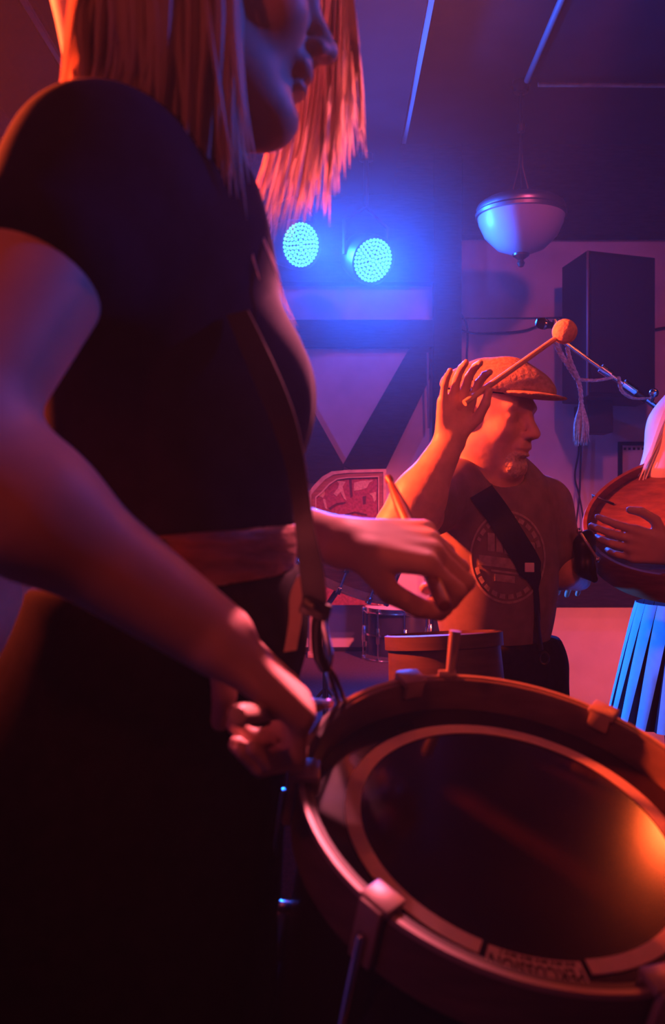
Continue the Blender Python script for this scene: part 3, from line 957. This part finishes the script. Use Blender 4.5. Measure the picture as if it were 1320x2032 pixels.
# trousers
F = Field()
F.ell(P(990, 1300, 2.05), (0.110, 0.142, 0.12), MRn, 0.05)
for s, kx in ((-1, 0.02), (1, 0.03)):
    hp_ = V((0.352, 2.05, 0.95)) + (MR @ V((0, s * 0.085, 0)))
    kn = hp_ + V((kx + 0.015 * s, -0.02, -0.46)); an = kn + V((0.0, 0.03, -0.40))
    F.cone(hp_, kn, 0.095, 0.072, 0.05); F.cone(kn, an, 0.072, 0.058, 0.03)
F.cut(P(985, 1268, 2.05), (0, 0, 1))
F.mesh('trousers', 'black_denim', mo, 0.007)
for s, kx in ((-1, 0.02), (1, 0.03)):
    hp_ = V((0.352, 2.05, 0.95)) + (MR @ V((0, s * 0.085, 0)))
    an = hp_ + V((kx + 0.015 * s, 0.01, -0.86))
    F = Field()
    F.cone((an.x, an.y, 0.05), (an.x + 0.09, an.y - 0.12, 0.035), 0.05, 0.038, 0.03)
    F.cone((an.x, an.y, 0.05), (an.x, an.y, 0.12), 0.05, 0.05, 0.03)
    F.cut((0, 0, 0), (0, 0, -1))
    F.mesh('shoe', 'boot', mo, 0.006)
# shoulder strap across the chest
ss = root('shoulder_strap', 'black webbing strap across the chest of the man in the cap', 'strap', P(1000, 1020, 1.9))
cl = spline([V((908, 912, 0)), V((945, 962, 0)), V((985, 1015, 0)), V((1020, 1070, 0)), V((1050, 1122, 0)), V((1064, 1170, 0)), V((1068, 1230, 0))], 8)
L_, R_ = [], []
for i, c in enumerate(cl):
    hw = 25 if i < 33 else max(5, 25 - (i - 33) * 3)
    nrm = V((0.86, -0.51, 0)) if i < 36 else V((1, 0, 0))
    a_, b_ = c - nrm * hw, c + nrm * hw
    L_.append(on_shirt(a_.x, a_.y, 0.006)); R_.append(on_shirt(b_.x, b_.y, 0.006))
prev = None
pts, sd_ = [], []
for a_, b_ in zip(L_, R_):
    if a_ is None or b_ is None:
        continue
    if (a_ - b_).length > 0.09:
        continue
    pts.append((a_ + b_) / 2); sd_.append((b_ - a_) / 2)
MB().ribbon(pts, sd_, [V((0, 0.0025, 0))] * len(pts)).build('webbing', 'black_web', ss)
lp = on_shirt(1051, 1126, 0.013)
MB().box(lp, (0.0095, 0.0015, 0.0095), Matrix.Rotation(-0.1, 3, 'Z'), 0.001).build('cloth_label', 'white_label', ss)
dz = 1.96
MB().tube(spline([P(1066, 1205, dz), P(1068, 1250, dz), P(1074, 1290, dz)], 4), 0.0075, 8, flat=0.5).build('hanging_end', 'black_web', ss)
MB().tube([P(1080 + 9 * math.cos(q), 1306 + 12 * math.sin(q), dz) for q in [2 * PI * i / 20 for i in range(21)]], 0.0026, 8, cap=False).build('clip_ring', 'dark_metal', ss)
MB().tube(spline([P(1060, 1250, 2.0), P(1061, 1275, 1.99), P(1068, 1300, 1.98)], 4), 0.0035, 8).build('cord_loop', 'white_label', ss)
# mallet in the raised hand
ml = root('mallet', 'round-headed felt mallet held up by the man in the cap', 'mallet', P(940, 790, 1.77))
MB().tube([P(922, 800, 1.755), P(1108, 668, 1.84)], [0.006, 0.005], 10).build('handle', 'stick_wood', ml)
MB().ball(P(1121, 658, 1.84), 0.024, 12).build('mallet_head', 'felt', ml)
# his drum, low in front of him
hd = root('hand_drum', 'dull brown wooden drum slung low in front of the man in the cap', 'drum', P(865, 1400, 1.72))
hn = V((-0.05, 0.10, 1)).normalized(); hc = P(880, 1262, 1.74)
MB().lathe([(0, -0.26), (0.093, -0.26), (0.098, -0.25), (0.106, -0.13), (0.101, -0.006)], hc, hn, 48).build('shell', 'wood_brown', hd)
MB().lathe([(0.101, -0.02), (0.107, -0.02), (0.107, 0.004), (0.101, 0.006), (0.101, -0.02)], hc, hn, 48).build('hoop', 'wood_brown', hd)
MB().lathe([(0.1012, 0.0), (0, 0.0)], hc, hn, 48).build('drum_head', 'wood_brown', hd)
# ================================================================== player at the right edge
ro = root('person', 'player with long white hair and striped skirt, cut off by the right edge', 'person', (1.03, 2.55, 0))
F = Field()
RWr, RE, RSh = P(1332, 1092, 2.04), P(1500, 1150, 2.22), P(1490, 945, 2.50)
F.ell(P(1450, 1080, 2.58), (0.15, 0.11, 0.24), k=0.05)
F.cone(RSh, P(1680, 945, 2.60), 0.05, 0.05, 0.05)
F.cone(P(1500, 960, 2.59), P(1490, 850, 2.54), 0.06, 0.05, 0.04)
F.cone(RSh, RE, 0.048, 0.042, 0.03)
F.cone(RE, RWr, 0.042, 0.029, 0.03)
F.cone(P(1680, 945, 2.60), P(1720, 1130, 2.55), 0.048, 0.04, 0.03)
F.cone(P(1720, 1130, 2.55), P(1600, 1010, 2.24), 0.04, 0.028, 0.03)
HRc = P(1465, 770, 2.50); HRR = frame((-0.75, -0.6, -0.1))
head_field(F, HRc, HRR, 1.0, True)
hand_field(F, RWr, (-0.97, -0.05, 0.16), (0.1, -0.25, 1), (0.0, 1, 0), [(0.25, 0.45, 0.3), (0.35, 0.5, 0.3), (0.45, 0.55, 0.35), (0.5, 0.6, 0.4)], 0.98, thumb=((.75, .55, .1), (.35, .9, .1), (.0, 1, .05)))
F.cone(P(1600, 1010, 2.24), P(1570, 985, 2.2), 0.03, 0.026, 0.01)
F.mesh('body', 'skin_f', ro, 0.004)
F = Field()
F.ell(P(1448, 1085, 2.59), (0.165, 0.12, 0.25), k=0.05)
F.cone(RSh, P(1680, 945, 2.60), 0.06, 0.06, 0.05)
F.cone(RSh, RE, 0.058, 0.056, 0.04)
F.cone(RE, RE.lerp(RWr, 0.72), 0.056, 0.048, 0.03)
F.cone(P(1680, 945, 2.60), P(1720, 1130, 2.55), 0.058, 0.055, 0.03)
F.cut(P(1448, 1212, 2.59), (0, 0, -1))
F.cut(P(1490, 915, 2.59), (0, 0, 1))
F.mesh('top', 'char_cotton', ro, 0.006)
# pleated skirt: white cloth with blue light painted into its colour, black gores opening towards the hem
sk = MB()
cxs, cys = P(1425, 1203, 2.55).x, 2.55
zt_, zb_ = P(0, 1196, 2.55).z, P(0, 1430, 2.55).z
NP, NR = 26, 8
for j in range(NP):
    a0 = 2 * PI * j / NP
    da = 2 * PI / NP
    rows = []
    for i in range(NR + 1):
        t = i / NR
        r = 0.212 + 0.075 * t ** 0.9
        ry = r * 0.8
        g = 0.03 + 0.52 * max(0.0, t - 0.08)
        depth = 0.014 * t
        def pt(a, q): return V((cxs + math.cos(a) * (r - q), cys + math.sin(a) * (ry - q), zt_ + (zb_ - zt_) * t))
        rows.append([pt(a0, 0), pt(a0 + da * (1 - g) * 0.5, -0.003), pt(a0 + da * (1 - g), 0), pt(a0 + da * (1 - g * 0.5), depth), pt(a0 + da, 0)])
    vs = [p_ for r_ in rows for p_ in r_]
    for k in range(4):
        sk.add(vs, [(i * 5 + k, i * 5 + k + 1, (i + 1) * 5 + k + 1, (i + 1) * 5 + k) for i in range(NR)], 0 if k < 2 else 1)
sk.build('skirt', ['skirt_blue_lit', 'black_cotton'], ro)
F = Field()
for s in (-1, 1):
    F.cone((cxs + s * 0.075, cys, 0.98), (cxs + s * 0.075, cys, 0.48), 0.075, 0.055, 0.02)
    F.cone((cxs + s * 0.075, cys, 0.48), (cxs + s * 0.075, cys, 0.09), 0.055, 0.04, 0.02)
F.mesh('tights', 'black_cotton', ro, 0.007)
for s in (-1, 1):
    F = Field()
    F.cone((cxs + s * 0.075, cys, 0.05), (cxs + s * 0.09, cys - 0.14, 0.035), 0.047, 0.036, 0.03)
    F.cone((cxs + s * 0.075, cys, 0.05), (cxs + s * 0.075, cys, 0.14), 0.048, 0.048, 0.03)
    F.cut((0, 0, 0), (0, 0, -1))
    F.mesh('shoe', 'boot', ro, 0.007)
hw = MB()
for i in range(160):
    t = rr.random()
    x_ = rr.random()
    d = 2.40 + 0.12 * x_
    xe = 1262 + 190 * t + rr.gauss(0, 8)
    lock(hw, [HRc + HRR @ V((-0.02, 0.02 * (x_ - .5), 0.118)), P(1372 + 90 * t, 700, d), P(1330 + 110 * t, 790, d - 0.01), P(1298 + 150 * t, 860, d - 0.02), P(xe, 945 + 20 * rr.random(), d - 0.03)], 0.006 + 0.006 * rr.random())
hw.build('hair_lock', 'hair_white', ro)
F = Field()
F.ell(HRc + HRR @ V((-0.02, 0, 0.03)), (0.105, 0.09, 0.10), np.array(HRR), 0.02)
F.cone(P(1400, 740, 2.47), P(1345, 850, 2.44), 0.06, 0.065, 0.05)
F.cone(P(1345, 850, 2.44), P(1325, 945, 2.42), 0.065, 0.072, 0.05)
F.mesh('hair', 'hair_white', ro, 0.006)
# frame drum
fd = root('frame_drum', 'tilted frame drum with red-lit rim held by the player at the right edge', 'drum', P(1385, 1060, 2.15))
fn = V((-0.30, -0.47, 0.83)).normalized(); fc = P(1388, 1008, 2.17)
FR = 0.262
MB().lathe([(FR - 0.012, -0.07), (FR, -0.07), (FR, -0.004), (FR - 0.004, 0.002), (FR - 0.012, 0.0), (FR - 0.012, -0.07)], fc, fn, 96).build('rim', 'wood_rust', fd)
MB().lathe([(FR - 0.0118, -0.02), (0, -0.02)], fc, fn, 64).build('drum_head', 'leather', fd)
x_ = (P(1302, 912, 2.17) - fc); x_ = (x_ - fn * x_.dot(fn)).normalized()
MB().tube([fc + x_ * (FR + 0.001) - fn * 0.07, fc + x_ * (FR + 0.0015) + fn * 0.003, fc + x_ * (FR - 0.05) - fn * 0.017], 0.003, 6).build('lacing', 'cable', fd)
rd0, rd1 = P(1150, 1054, 2.06), P(1186, 1110, 2.02)
MB().tube([rd0, rd1], 0.0034, 8).ball(rd0, 0.007, 8).ball(rd1, 0.006, 8).build('tuning_rod', 'chrome', fd)
F = Field()
F.cone(P(1160, 1082, 2.09), P(1160, 1125, 2.09), 0.022, 0.020, 0.02)
F.cone(P(1160, 1125, 2.09), P(1180, 1150, 2.09), 0.018, 0.008, 0.02)
F.cone(P(1168, 1062, 2.09), P(1160, 1082, 2.09), 0.012, 0.02, 0.02)
tag(F.mesh('tassel_pouch', 'black_web', fd, 0.003), 'small black pouch')

# ================================================================== microphone on its boom stand
mz = 2.85
ms = root('microphone_stand', 'chrome boom microphone stand reaching in from the right edge', 'microphone stand', (P(1400, 880, mz).x, mz, 0))
jx = P(1400, 876, mz)
bs = V((jx.x, mz, 0))
MB().lathe([(0, 0.035), (0.03, 0.035), (0.10, 0.022), (0.125, 0.008), (0.125, 0), (0, 0)], bs, (0, 0, 1), 40).build('base', 'dark_metal', ms)
MB().tube([bs + V((0, 0, 0.03)), jx], 0.011, 12).build('pole', 'chrome', ms)
MB().tube([P(1104, 668, mz), P(1200, 736, mz)], 0.0065, 10).tube([P(1200, 736, mz), P(1400, 876, mz)], 0.0085, 10).build('boom', 'chrome', ms)
def coll(a, b, r, m, nm):
    MB().tube([P(*a, mz), P(*b, mz)], r, 12).build(nm, m, ms)
coll((1192, 730), (1212, 744), 0.0135, 'chrome', 'collar')
coll((1236, 762), (1260, 779), 0.0165, 'chrome', 'clutch')
coll((1262, 780), (1282, 794), 0.011, 'dark_metal', 'collar')
MB().ball(P(1298, 780, mz - 0.02), 0.014, 10).tube([P(1298, 780, mz - 0.02), P(1292, 800, mz)], 0.007, 8).build('knob', 'chrome', ms)
mc = MB()
mc.tube([P(1102, 634, mz - 0.01), P(1106, 652, mz - 0.008), P(1104, 668, mz)], [0.009, 0.013, 0.008], 10)
mc.build('microphone_clip', 'chrome', ms)
mi = root('microphone', 'dark microphone at the tip of the boom stand', 'microphone', P(1090, 645, mz))
mn = (P(1070, 641, mz) - P(1104, 648, mz)).normalized()
MB().lathe([(0, 0), (0.009, 0.002), (0.010, 0.02), (0.0125, 0.028), (0.0165, 0.034), (0.0175, 0.042), (0.0165, 0.054), (0.010, 0.064), (0, 0.067)], P(1106, 648, mz), mn, 24).build('housing', 'black_plastic', mi)
MB().lathe([(0.0160, 0.033), (0.0180, 0.035), (0.0180, 0.039), (0.0160, 0.041)], P(1106, 648, mz), mn, 24).build('collar', 'chrome', mi)
ts = root('tassel_cord', 'braided cord with tassel hanging from the microphone boom', 'cord', P(1150, 752, mz))
def braid(pts, r, nm):
    q = spline(pts, 10)
    mb = MB()
    for ph in (0, 2 * PI / 3, 4 * PI / 3):
        mb.tube([p_ + V((math.cos(i * 0.75 + ph), math.sin(i * 0.75 + ph), 0.3 * math.cos(i * 0.75 + ph))) * r * 0.55 for i, p_ in enumerate(q)], r * 0.62, 6)
    return mb.build(nm, 'rope', ts)
zz = mz - 0.03
braid([P(1100, 672, zz), P(1112, 700, zz), P(1130, 728, zz), P(1146, 752, zz)], 0.0075, 'braid')
braid([P(1126, 690, zz), P(1132, 715, zz - 0.01), P(1148, 752, zz - 0.01)], 0.006, 'braid')
braid([P(1148, 753, zz), P(1180, 755, zz), P(1214, 750, zz)], 0.0065, 'braid')
braid([P(1147, 752, zz), P(1152, 775, zz), P(1154, 806, zz)], 0.0065, 'braid')
braid([P(1228, 748, zz), P(1234, 775, zz - 0.01), P(1256, 790, zz), P(1290, 790, zz)], 0.005, 'braid')
tz = MB()
tz.ball(P(1154, 806, zz), 0.009, 8)
for i in range(44):
    a = 2 * PI * rr.random(); r = 0.018 * math.sqrt(rr.random())
    t0 = P(1154, 806, zz) + V((math.cos(a) * 0.005, math.sin(a) * 0.005, 0))
    t1 = P(1154 + rr.gauss(0, 2), 845, zz) + V((math.cos(a) * r, math.sin(a) * r, 0))
    t2 = P(1154 + rr.gauss(0, 4), 886 - 8 * rr.random(), zz) + V((math.cos(a) * r, math.sin(a) * r, 0))
    lock(tz, [t0, t1, t2], 0.0035, 1.0)
tz.build('tassel', 'rope', ts)

# ================================================================== things on and near the back wall
sp_ = root('loudspeaker', 'tall black loudspeaker hung on the plaster wall right of the lamp', 'loudspeaker', P(1205, 790, 4.95))
yv = 4.80
q0, q1, q2, q3 = P(1116, 522, 5.05), P(1166, 497, 4.72), P(1300, 503, 4.86), P(1262, 520, 5.2)
zt_, zb_ = P(0, 497, 4.72).z, P(0, 786, 4.72).z
poly = [V((p_.x, p_.y, zb_)) for p_ in (q0, q1, q2, q3)]
MB().prism(poly, (0, 0, zt_ - zb_)).build('cabinet', 'black_box', sp_, smooth=False)
ga, gb = V((q1.x, q1.y, 0)), V((q2.x, q2.y, 0))
dn = (gb - ga).normalized(); nn = V((dn.y, -dn.x, 0))
g0, g1 = ga + dn * 0.015 + nn * 0.001, gb - dn * 0.012 + nn * 0.001
MB().prism([g0 + V((0, 0, zb_ + 0.02)), g1 + V((0, 0, zb_ + 0.02)), g1 + V((0, 0, zt_ - 0.02)), g0 + V((0, 0, zt_ - 0.02))], nn * 0.008).build('grille', 'grille', sp_, smooth=False)
MB().tube([V((q1.x, q1.y - 0.003, zb_ + 0.004)), V((q1.x, q1.y - 0.003, zt_ - 0.004))], 0.006, 8).build('edge_trim', 'pipe_paint', sp_)
bx0, bx1 = P(1164, 786, 4.9), P(1216, 858, 4.9)
MB().box(((bx0.x + bx1.x) / 2, 4.97, (bx0.z + bx1.z) / 2 + 0.01), ((bx1.x - bx0.x) / 2, 0.08, (bx0.z - bx1.z) / 2 + 0.012), None, 0.004).build('lower_box', 'black_box', sp_, smooth=False)
MB().box(((bx0.x + bx1.x) / 2, 5.14, (bx0.z + bx1.z) / 2 + 0.05), (0.03, 0.16, 0.03), None, 0.004).build('wall_bracket', 'dark_metal', sp_, smooth=False)

lm = root('pendant_lamp', 'pendant ceiling lamp with frosted glass bowl and bronze finial, unlit', 'lamp', P(1034, 530, 4.45))
lx, ly = P(1034, 0, 4.45).x, 4.45
def lz(y): return CAMZ + (CY - y) / FPX * ly
SCL = ly / FPX
def lath(prof, nm, m, par=lm):
    return MB().lathe([(r * SCL, 0 + (lz(y) - lz(530))) for r, y in prof], (lx, ly, lz(530)), (0, 0, 1), 56).build(nm, m, par)
lath([(0, 505), (18, 504), (48, 492), (72, 468), (83, 444), (86, 428), (82, 424), (0, 424)], 'glass_bowl', 'frosted')
lath([(84, 432), (89, 430), (90, 424), (87, 420), (88, 414), (85, 408), (80, 404), (70, 398), (30, 392), (0, 392)], 'rim', 'pewter')
lath([(0, 531), (5, 529), (8, 522), (5, 516), (9, 513), (16, 508), (17, 503), (0, 500)], 'finial', 'bronze')
lath([(0, 160), (16, 160), (18, 170), (14, 184), (0, 186)], 'canopy', 'bronze')
MB().tube([(lx, ly, lz(186)), (lx, ly, lz(250))], 0.008, 8).tube([(lx, ly, lz(248)), (lx, ly, lz(262))], [0.022, 0.018], 12).build('stem', 'bronze', lm)
for i in range(3):
    a = 2 * PI * i / 3 + 0.4
    MB().tube([(lx, ly, lz(262)), (lx + math.cos(a) * 0.01, ly + math.sin(a) * 0.01, lz(330)), (lx + math.cos(a) * 0.055, ly + math.sin(a) * 0.055, lz(394))], 0.004, 6).build('support_rod', 'bronze', lm)
MB().tube([(lx, ly, lz(162)), (lx, ly, ZC)], 0.010, 8).build('ceiling_stub', 'bronze', lm)
tag(MB().tube([(0.862, 2.0, 3.27), P(1046, 160, 4.40)], 0.014, 10).build('ceiling_pipe', 'pipe_paint'), 'pale pipe running along the ceiling to the pendant lamp', 'pipe')
tag(MB().tube([P(1068, 168, 4.42), P(1330, 172, 4.42) + V((1.0, 0, 0))], 0.010, 10).build('ceiling_pipe', 'gold_wood'), 'dim brown pipe across the ceiling right of the pendant lamp', 'pipe')

pf = root('picture_frame', 'small dark picture frame on the wall behind the striped-skirt player', 'picture', P(1265, 1010, YW - 0.01))
fr = MB()
for (x0, y0, x1, y1) in ((1226, 877, 1312, 884), (1226, 884, 1233, 1012), (1305, 884, 1312, 1012), (1226, 1012, 1312, 1019)):
    fr.prism([P(x0, y0, YW), P(x1, y0, YW), P(x1, y1, YW), P(x0, y1, YW)], (0, -0.025, 0))
fr.build('frame', 'timber', pf, smooth=False)
sh = MB().prism([P(1233, 884, YW), P(1305, 884, YW), P(1305, 1012, YW), P(1233, 1012, YW)], (0, -0.01, 0)).build('sheet', 'paper', pf, smooth=False)
mk = MB()
for i in range(7):
    x0 = 1238 + i * 9
    mk.prism([P(x0, 888, YW - 0.0105), P(x0 + 5, 888, YW - 0.0105), P(x0 + 5, 893, YW - 0.0105), P(x0, 893, YW - 0.0105)], (0, -0.001, 0))
mk.build('sheet_border', 'ink_black', sh, smooth=False)

def cable(pts, label, d=YW - 0.02, r=0.0055):
    return tag(MB().tube(spline([P(x, y, d) for x, y in pts], 6), r, 6).build('cable', 'cable'), label, 'cable')
cable([(914, 622), (925, 640), (928, 665), (927, 700), (925, 745), (922, 800), (921, 900)], 'dark cable running down the plaster beside the timber post', YW - 0.012)
cable([(914, 655), (940, 661), (990, 661), (1040, 656), (1075, 645), (1130, 640)], 'dark cable drooping across the plaster towards the loudspeaker')
cable([(914, 632), (970, 632), (1060, 631), (1130, 630)], 'thin straight cable across the plaster above the drooping one', YW - 0.010, 0.0035)
cable([(1290, 656), (1320, 650), (1380, 646)], 'short cable on the wall right of the loudspeaker')
cable([(1150, 858), (1148, 900), (1141, 945), (1150, 985), (1158, 1040), (1152, 1100)], 'left dark cable hanging down the wall below the tassel', YW - 0.02, 0.005)
cable([(1154, 858), (1152, 930), (1150, 985), (1143, 1050), (1146, 1100)], 'right dark cable hanging down the wall below the tassel', YW - 0.035, 0.005)

# tapestry screen on the stage
yt = 5.12
sc_o = root('tapestry_screen', 'wooden screen with floral tapestry panel and rounded corner, on the stage', 'screen', (P(690, 0, yt).x, yt, ZS))
def outline(k):
    pts = [(612 + k, 1200), (612 + k, 978 + k * 0.6), (624 + k, 962 + k), (640 + k * 0.9, 946 + k), (658 + k * 0.7, 936 + k), (690, 933 + k), (766 - k, 931 + k), (766 - k, 1200)]
    return pts
def ring_strip(k0, k1, th, nm, m):
    a, b = outline(k0), outline(k1)
    mb = MB()
    for i in range(len(a) - 1):
        mb.prism([P(*a[i], yt), P(*a[i + 1], yt), P(*b[i + 1], yt), P(*b[i], yt)], (0, -th, 0))
    return mb.build(nm, m, sc_o, smooth=False)
ring_strip(0, 6, 0.035, 'frame', 'gold_wood')
ring_strip(6, 14, 0.028, 'inner_frame', 'wood_rust')
ring_strip(14, 16, 0.030, 'bead', 'gold_wood')
tp = MB().prism([P(x, y, yt) for x, y in outline(16)], (0, -0.018, 0)).build('tapestry', 'tapestry', sc_o, smooth=False)
for poly, m in (
    ([(668, 954), (686, 956), (680, 966), (683, 978), (688, 993), (683, 990), (676, 976), (668, 985), (662, 980), (671, 968), (673, 960)], 'tapestry_pale'),
    ([(703, 958), (718, 954), (741, 953), (733, 958), (728, 968), (716, 972), (702, 974)], 'tapestry_pale'),
    ([(632, 974), (643, 969), (645, 980), (641, 988), (630, 983)], 'tapestry_pale'),
    ([(733, 980), (746, 976), (746, 992), (742, 996), (739, 985)], 'tapestry_pale'),
    ([(641, 990), (646, 991), (650, 1011), (645, 1008)], 'tapestry_pale'),
    ([(652, 1008), (668, 998), (686, 996), (686, 999), (670, 1002), (655, 1012)], 'tapestry_dark'),
    ([(684, 1020), (704, 1015), (728, 1020), (728, 1023), (704, 1018), (686, 1024)], 'tapestry_dark'),
    ([(720, 985), (727, 984), (726, 1000), (721, 1001)], 'tapestry_dark'),
    ([(693, 950), (698, 952), (700, 985), (696, 988)], 'tapestry_dark')):
    MB().prism([P(x, y, yt - 0.0175) for x, y in poly], (0, -0.004, 0)).build('woven_motif', m, tp, smooth=False)
for xp in (618, 760):
    MB().tube([V((P(xp, 0, yt).x, yt - 0.015, ZS + 0.02)), V((P(xp, 0, yt).x, yt - 0.015, P(0, 1195, yt).z))], 0.017, 10).build('leg', 'gold_wood', sc_o)
    MB().box((P(xp, 0, yt).x, yt - 0.015, ZS + 0.012), (0.018, 0.10, 0.012), None, 0.004).build('foot', 'gold_wood', sc_o)

def kit_drum(name, label, c, n, R, H, shell, hoop, head, lugs=8, par=None, double=False):
    """c = middle of the top head"""
    t = root(name, label, 'drum', V(c) - V(n).normalized() * H)
    n = V(n).normalized(); x = n.orthogonal().normalized(); y = n.cross(x)
    MB().lathe([(0, -H), (R * 0.985, -H), (R * 0.985, -0.004)], c, n, 56).build('shell', shell, t)
    MB().lathe([(R * 0.99, -0.004), (0, -0.004)], c, n, 56).build('drum_head', head, t)
    for h in (0.0, -H + 0.022):
        MB().lathe([(R * 0.99, -0.022 + h), (R * 1.05, -0.022 + h), (R * 1.05, -0.018 + h), (R * 1.025, -0.014 + h), (R * 1.025, 0.006 + h), (R * 0.99, 0.006 + h), (R * 0.99, -0.022 + h)], c, n, 56).build('hoop', hoop, t)
    for i in range(lugs):
        a = 2 * PI * i / lugs + 0.15
        rd = x * math.cos(a) + y * math.sin(a); tg = n.cross(rd)
        Rm = Matrix((rd, tg, n)).transposed()
        lg = MB().box(V(c) + rd * R * 1.03 - n * H * 0.5, (0.012, 0.009, H * 0.16), Rm, 0.004)
        lo_ = lg.build('lug', 'chrome', t)
        MB().tube([V(c) + rd * R * 1.065 + n * 0.008, V(c) + rd * R * 1.065 - n * (H + 0.002)], 0.0045, 6).box(V(c) + rd * R * 1.06 - n * 0.006, (0.008, 0.008, 0.012), Rm, 0.002).box(V(c) + rd * R * 1.06 - n * (H - 0.006), (0.008, 0.008, 0.012), Rm, 0.002).build('tension_rod', 'chrome', lo_)
    return t
yd = 5.00
dc = V((P(788, 0, yd).x, yd, P(0, 1205, yd).z))
HD = dc.z - ZS - 0.004
kd = kit_drum('snare_drum', 'dark drum with chrome fittings and pink-lit white head standing on the stage', dc, (0, -0.02, 1), 0.168, HD, 'shell_blue', 'chrome', 'head_white', 8)
MB().lathe([(0.166, -HD * 0.5 - 0.005), (0.172, -HD * 0.5 - 0.005), (0.172, -HD * 0.5 + 0.005), (0.166, -HD * 0.5 + 0.005)], dc, (0, -0.02, 1), 48).build('centre_band', 'chrome', kd)
# tilted brown drum on a stand, half hidden behind the strap and the far hand
yq = 3.30
tn = V((0.36, -0.10, 0.93)).normalized()
tc_ = P(718, 1052, yq)
kit_drum('tom_drum', 'tilted brown drum with tan hoops and metal hooks behind the black strap', tc_, tn, 0.168, 0.20, 'wood_rust', 'wood_tan', 'head_white', 10)
sd2 = root('drum_stand', 'thin dark tripod stand under the tilted brown drum', 'drum stand', (P(640, 0, yq).x, yq, ZS))
bx_ = P(646, 1240, yq)
tip = tc_ - tn * 0.215
MB().tube([V((bx_.x, yq, ZS + 0.06)), V((bx_.x, yq, tip.z - 0.07)), tip], 0.010, 8).build('pole', 'dark_metal', sd2)
for i in range(3):
    a = 2 * PI * i / 3 + 0.5
    MB().tube([V((bx_.x, yq, ZS + 0.16)), V((bx_.x + math.cos(a) * 0.14, yq + math.sin(a) * 0.14, ZS + 0.006))], 0.006, 6).build('leg', 'dark_metal', sd2)

# ================================================================== thin stage haze filling the room
hm = bpy.data.materials.new('stage_haze')
hm.use_nodes = True
nt = hm.node_tree
nt.nodes.remove(nt.nodes['Principled BSDF'])
vs_ = nt.nodes.new('ShaderNodeVolumeScatter')
vs_.inputs['Color'].default_value = (0.9, 0.92, 1.0, 1)
vs_.inputs['Density'].default_value = 0.005
vs_.inputs['Anisotropy'].default_value = 0.4
nt.links.new(vs_.outputs[0], nt.nodes['Material Output'].inputs['Volume'])
MATS['haze'] = hm
hz = MB().box(((XL + XR) / 2, (YB + YW) / 2, ZC / 2), ((XR - XL) / 2 - 0.004, (YW - YB) / 2 - 0.004, ZC / 2 - 0.004)).build('haze', 'haze', smooth=False)
tag(hz, 'thin stage haze filling the room', 'haze', kind='stuff')
cm = bpy.data.materials.new('glow_cloud')
cm.use_nodes = True
nt = cm.node_tree
nt.nodes.remove(nt.nodes['Principled BSDF'])
vs_ = nt.nodes.new('ShaderNodeVolumeScatter')
vs_.inputs['Color'].default_value = (0.9, 0.92, 1.0, 1)
vs_.inputs['Anisotropy'].default_value = 0.25
tc = nt.nodes.new('ShaderNodeTexCoord')
gr = nt.nodes.new('ShaderNodeTexGradient'); gr.gradient_type = 'QUADRATIC_SPHERE'
ml_ = nt.nodes.new('ShaderNodeMath'); ml_.operation = 'MULTIPLY'; ml_.inputs[1].default_value = 0.13
nt.links.new(tc.outputs['Object'], gr.inputs['Vector'])
nt.links.new(gr.outputs['Fac'], ml_.inputs[0])
nt.links.new(ml_.outputs[0], vs_.inputs['Density'])
nt.links.new(vs_.outputs[0], nt.nodes['Material Output'].inputs['Volume'])
MATS['smoke'] = cm
cl_o = MB().ball((0, 0, 0), 1.0, 12).build('glow_cloud', 'smoke')  # added volume that imitates lens glare around the blue lamps
cl_o.location = (0.02, 3.95, 2.25)
cl_o.scale = (0.98, 1.2, 0.92)
tag(cl_o, 'added smoke cloud that gives the blue glare around the two blue lamps', 'smoke', kind='stuff')
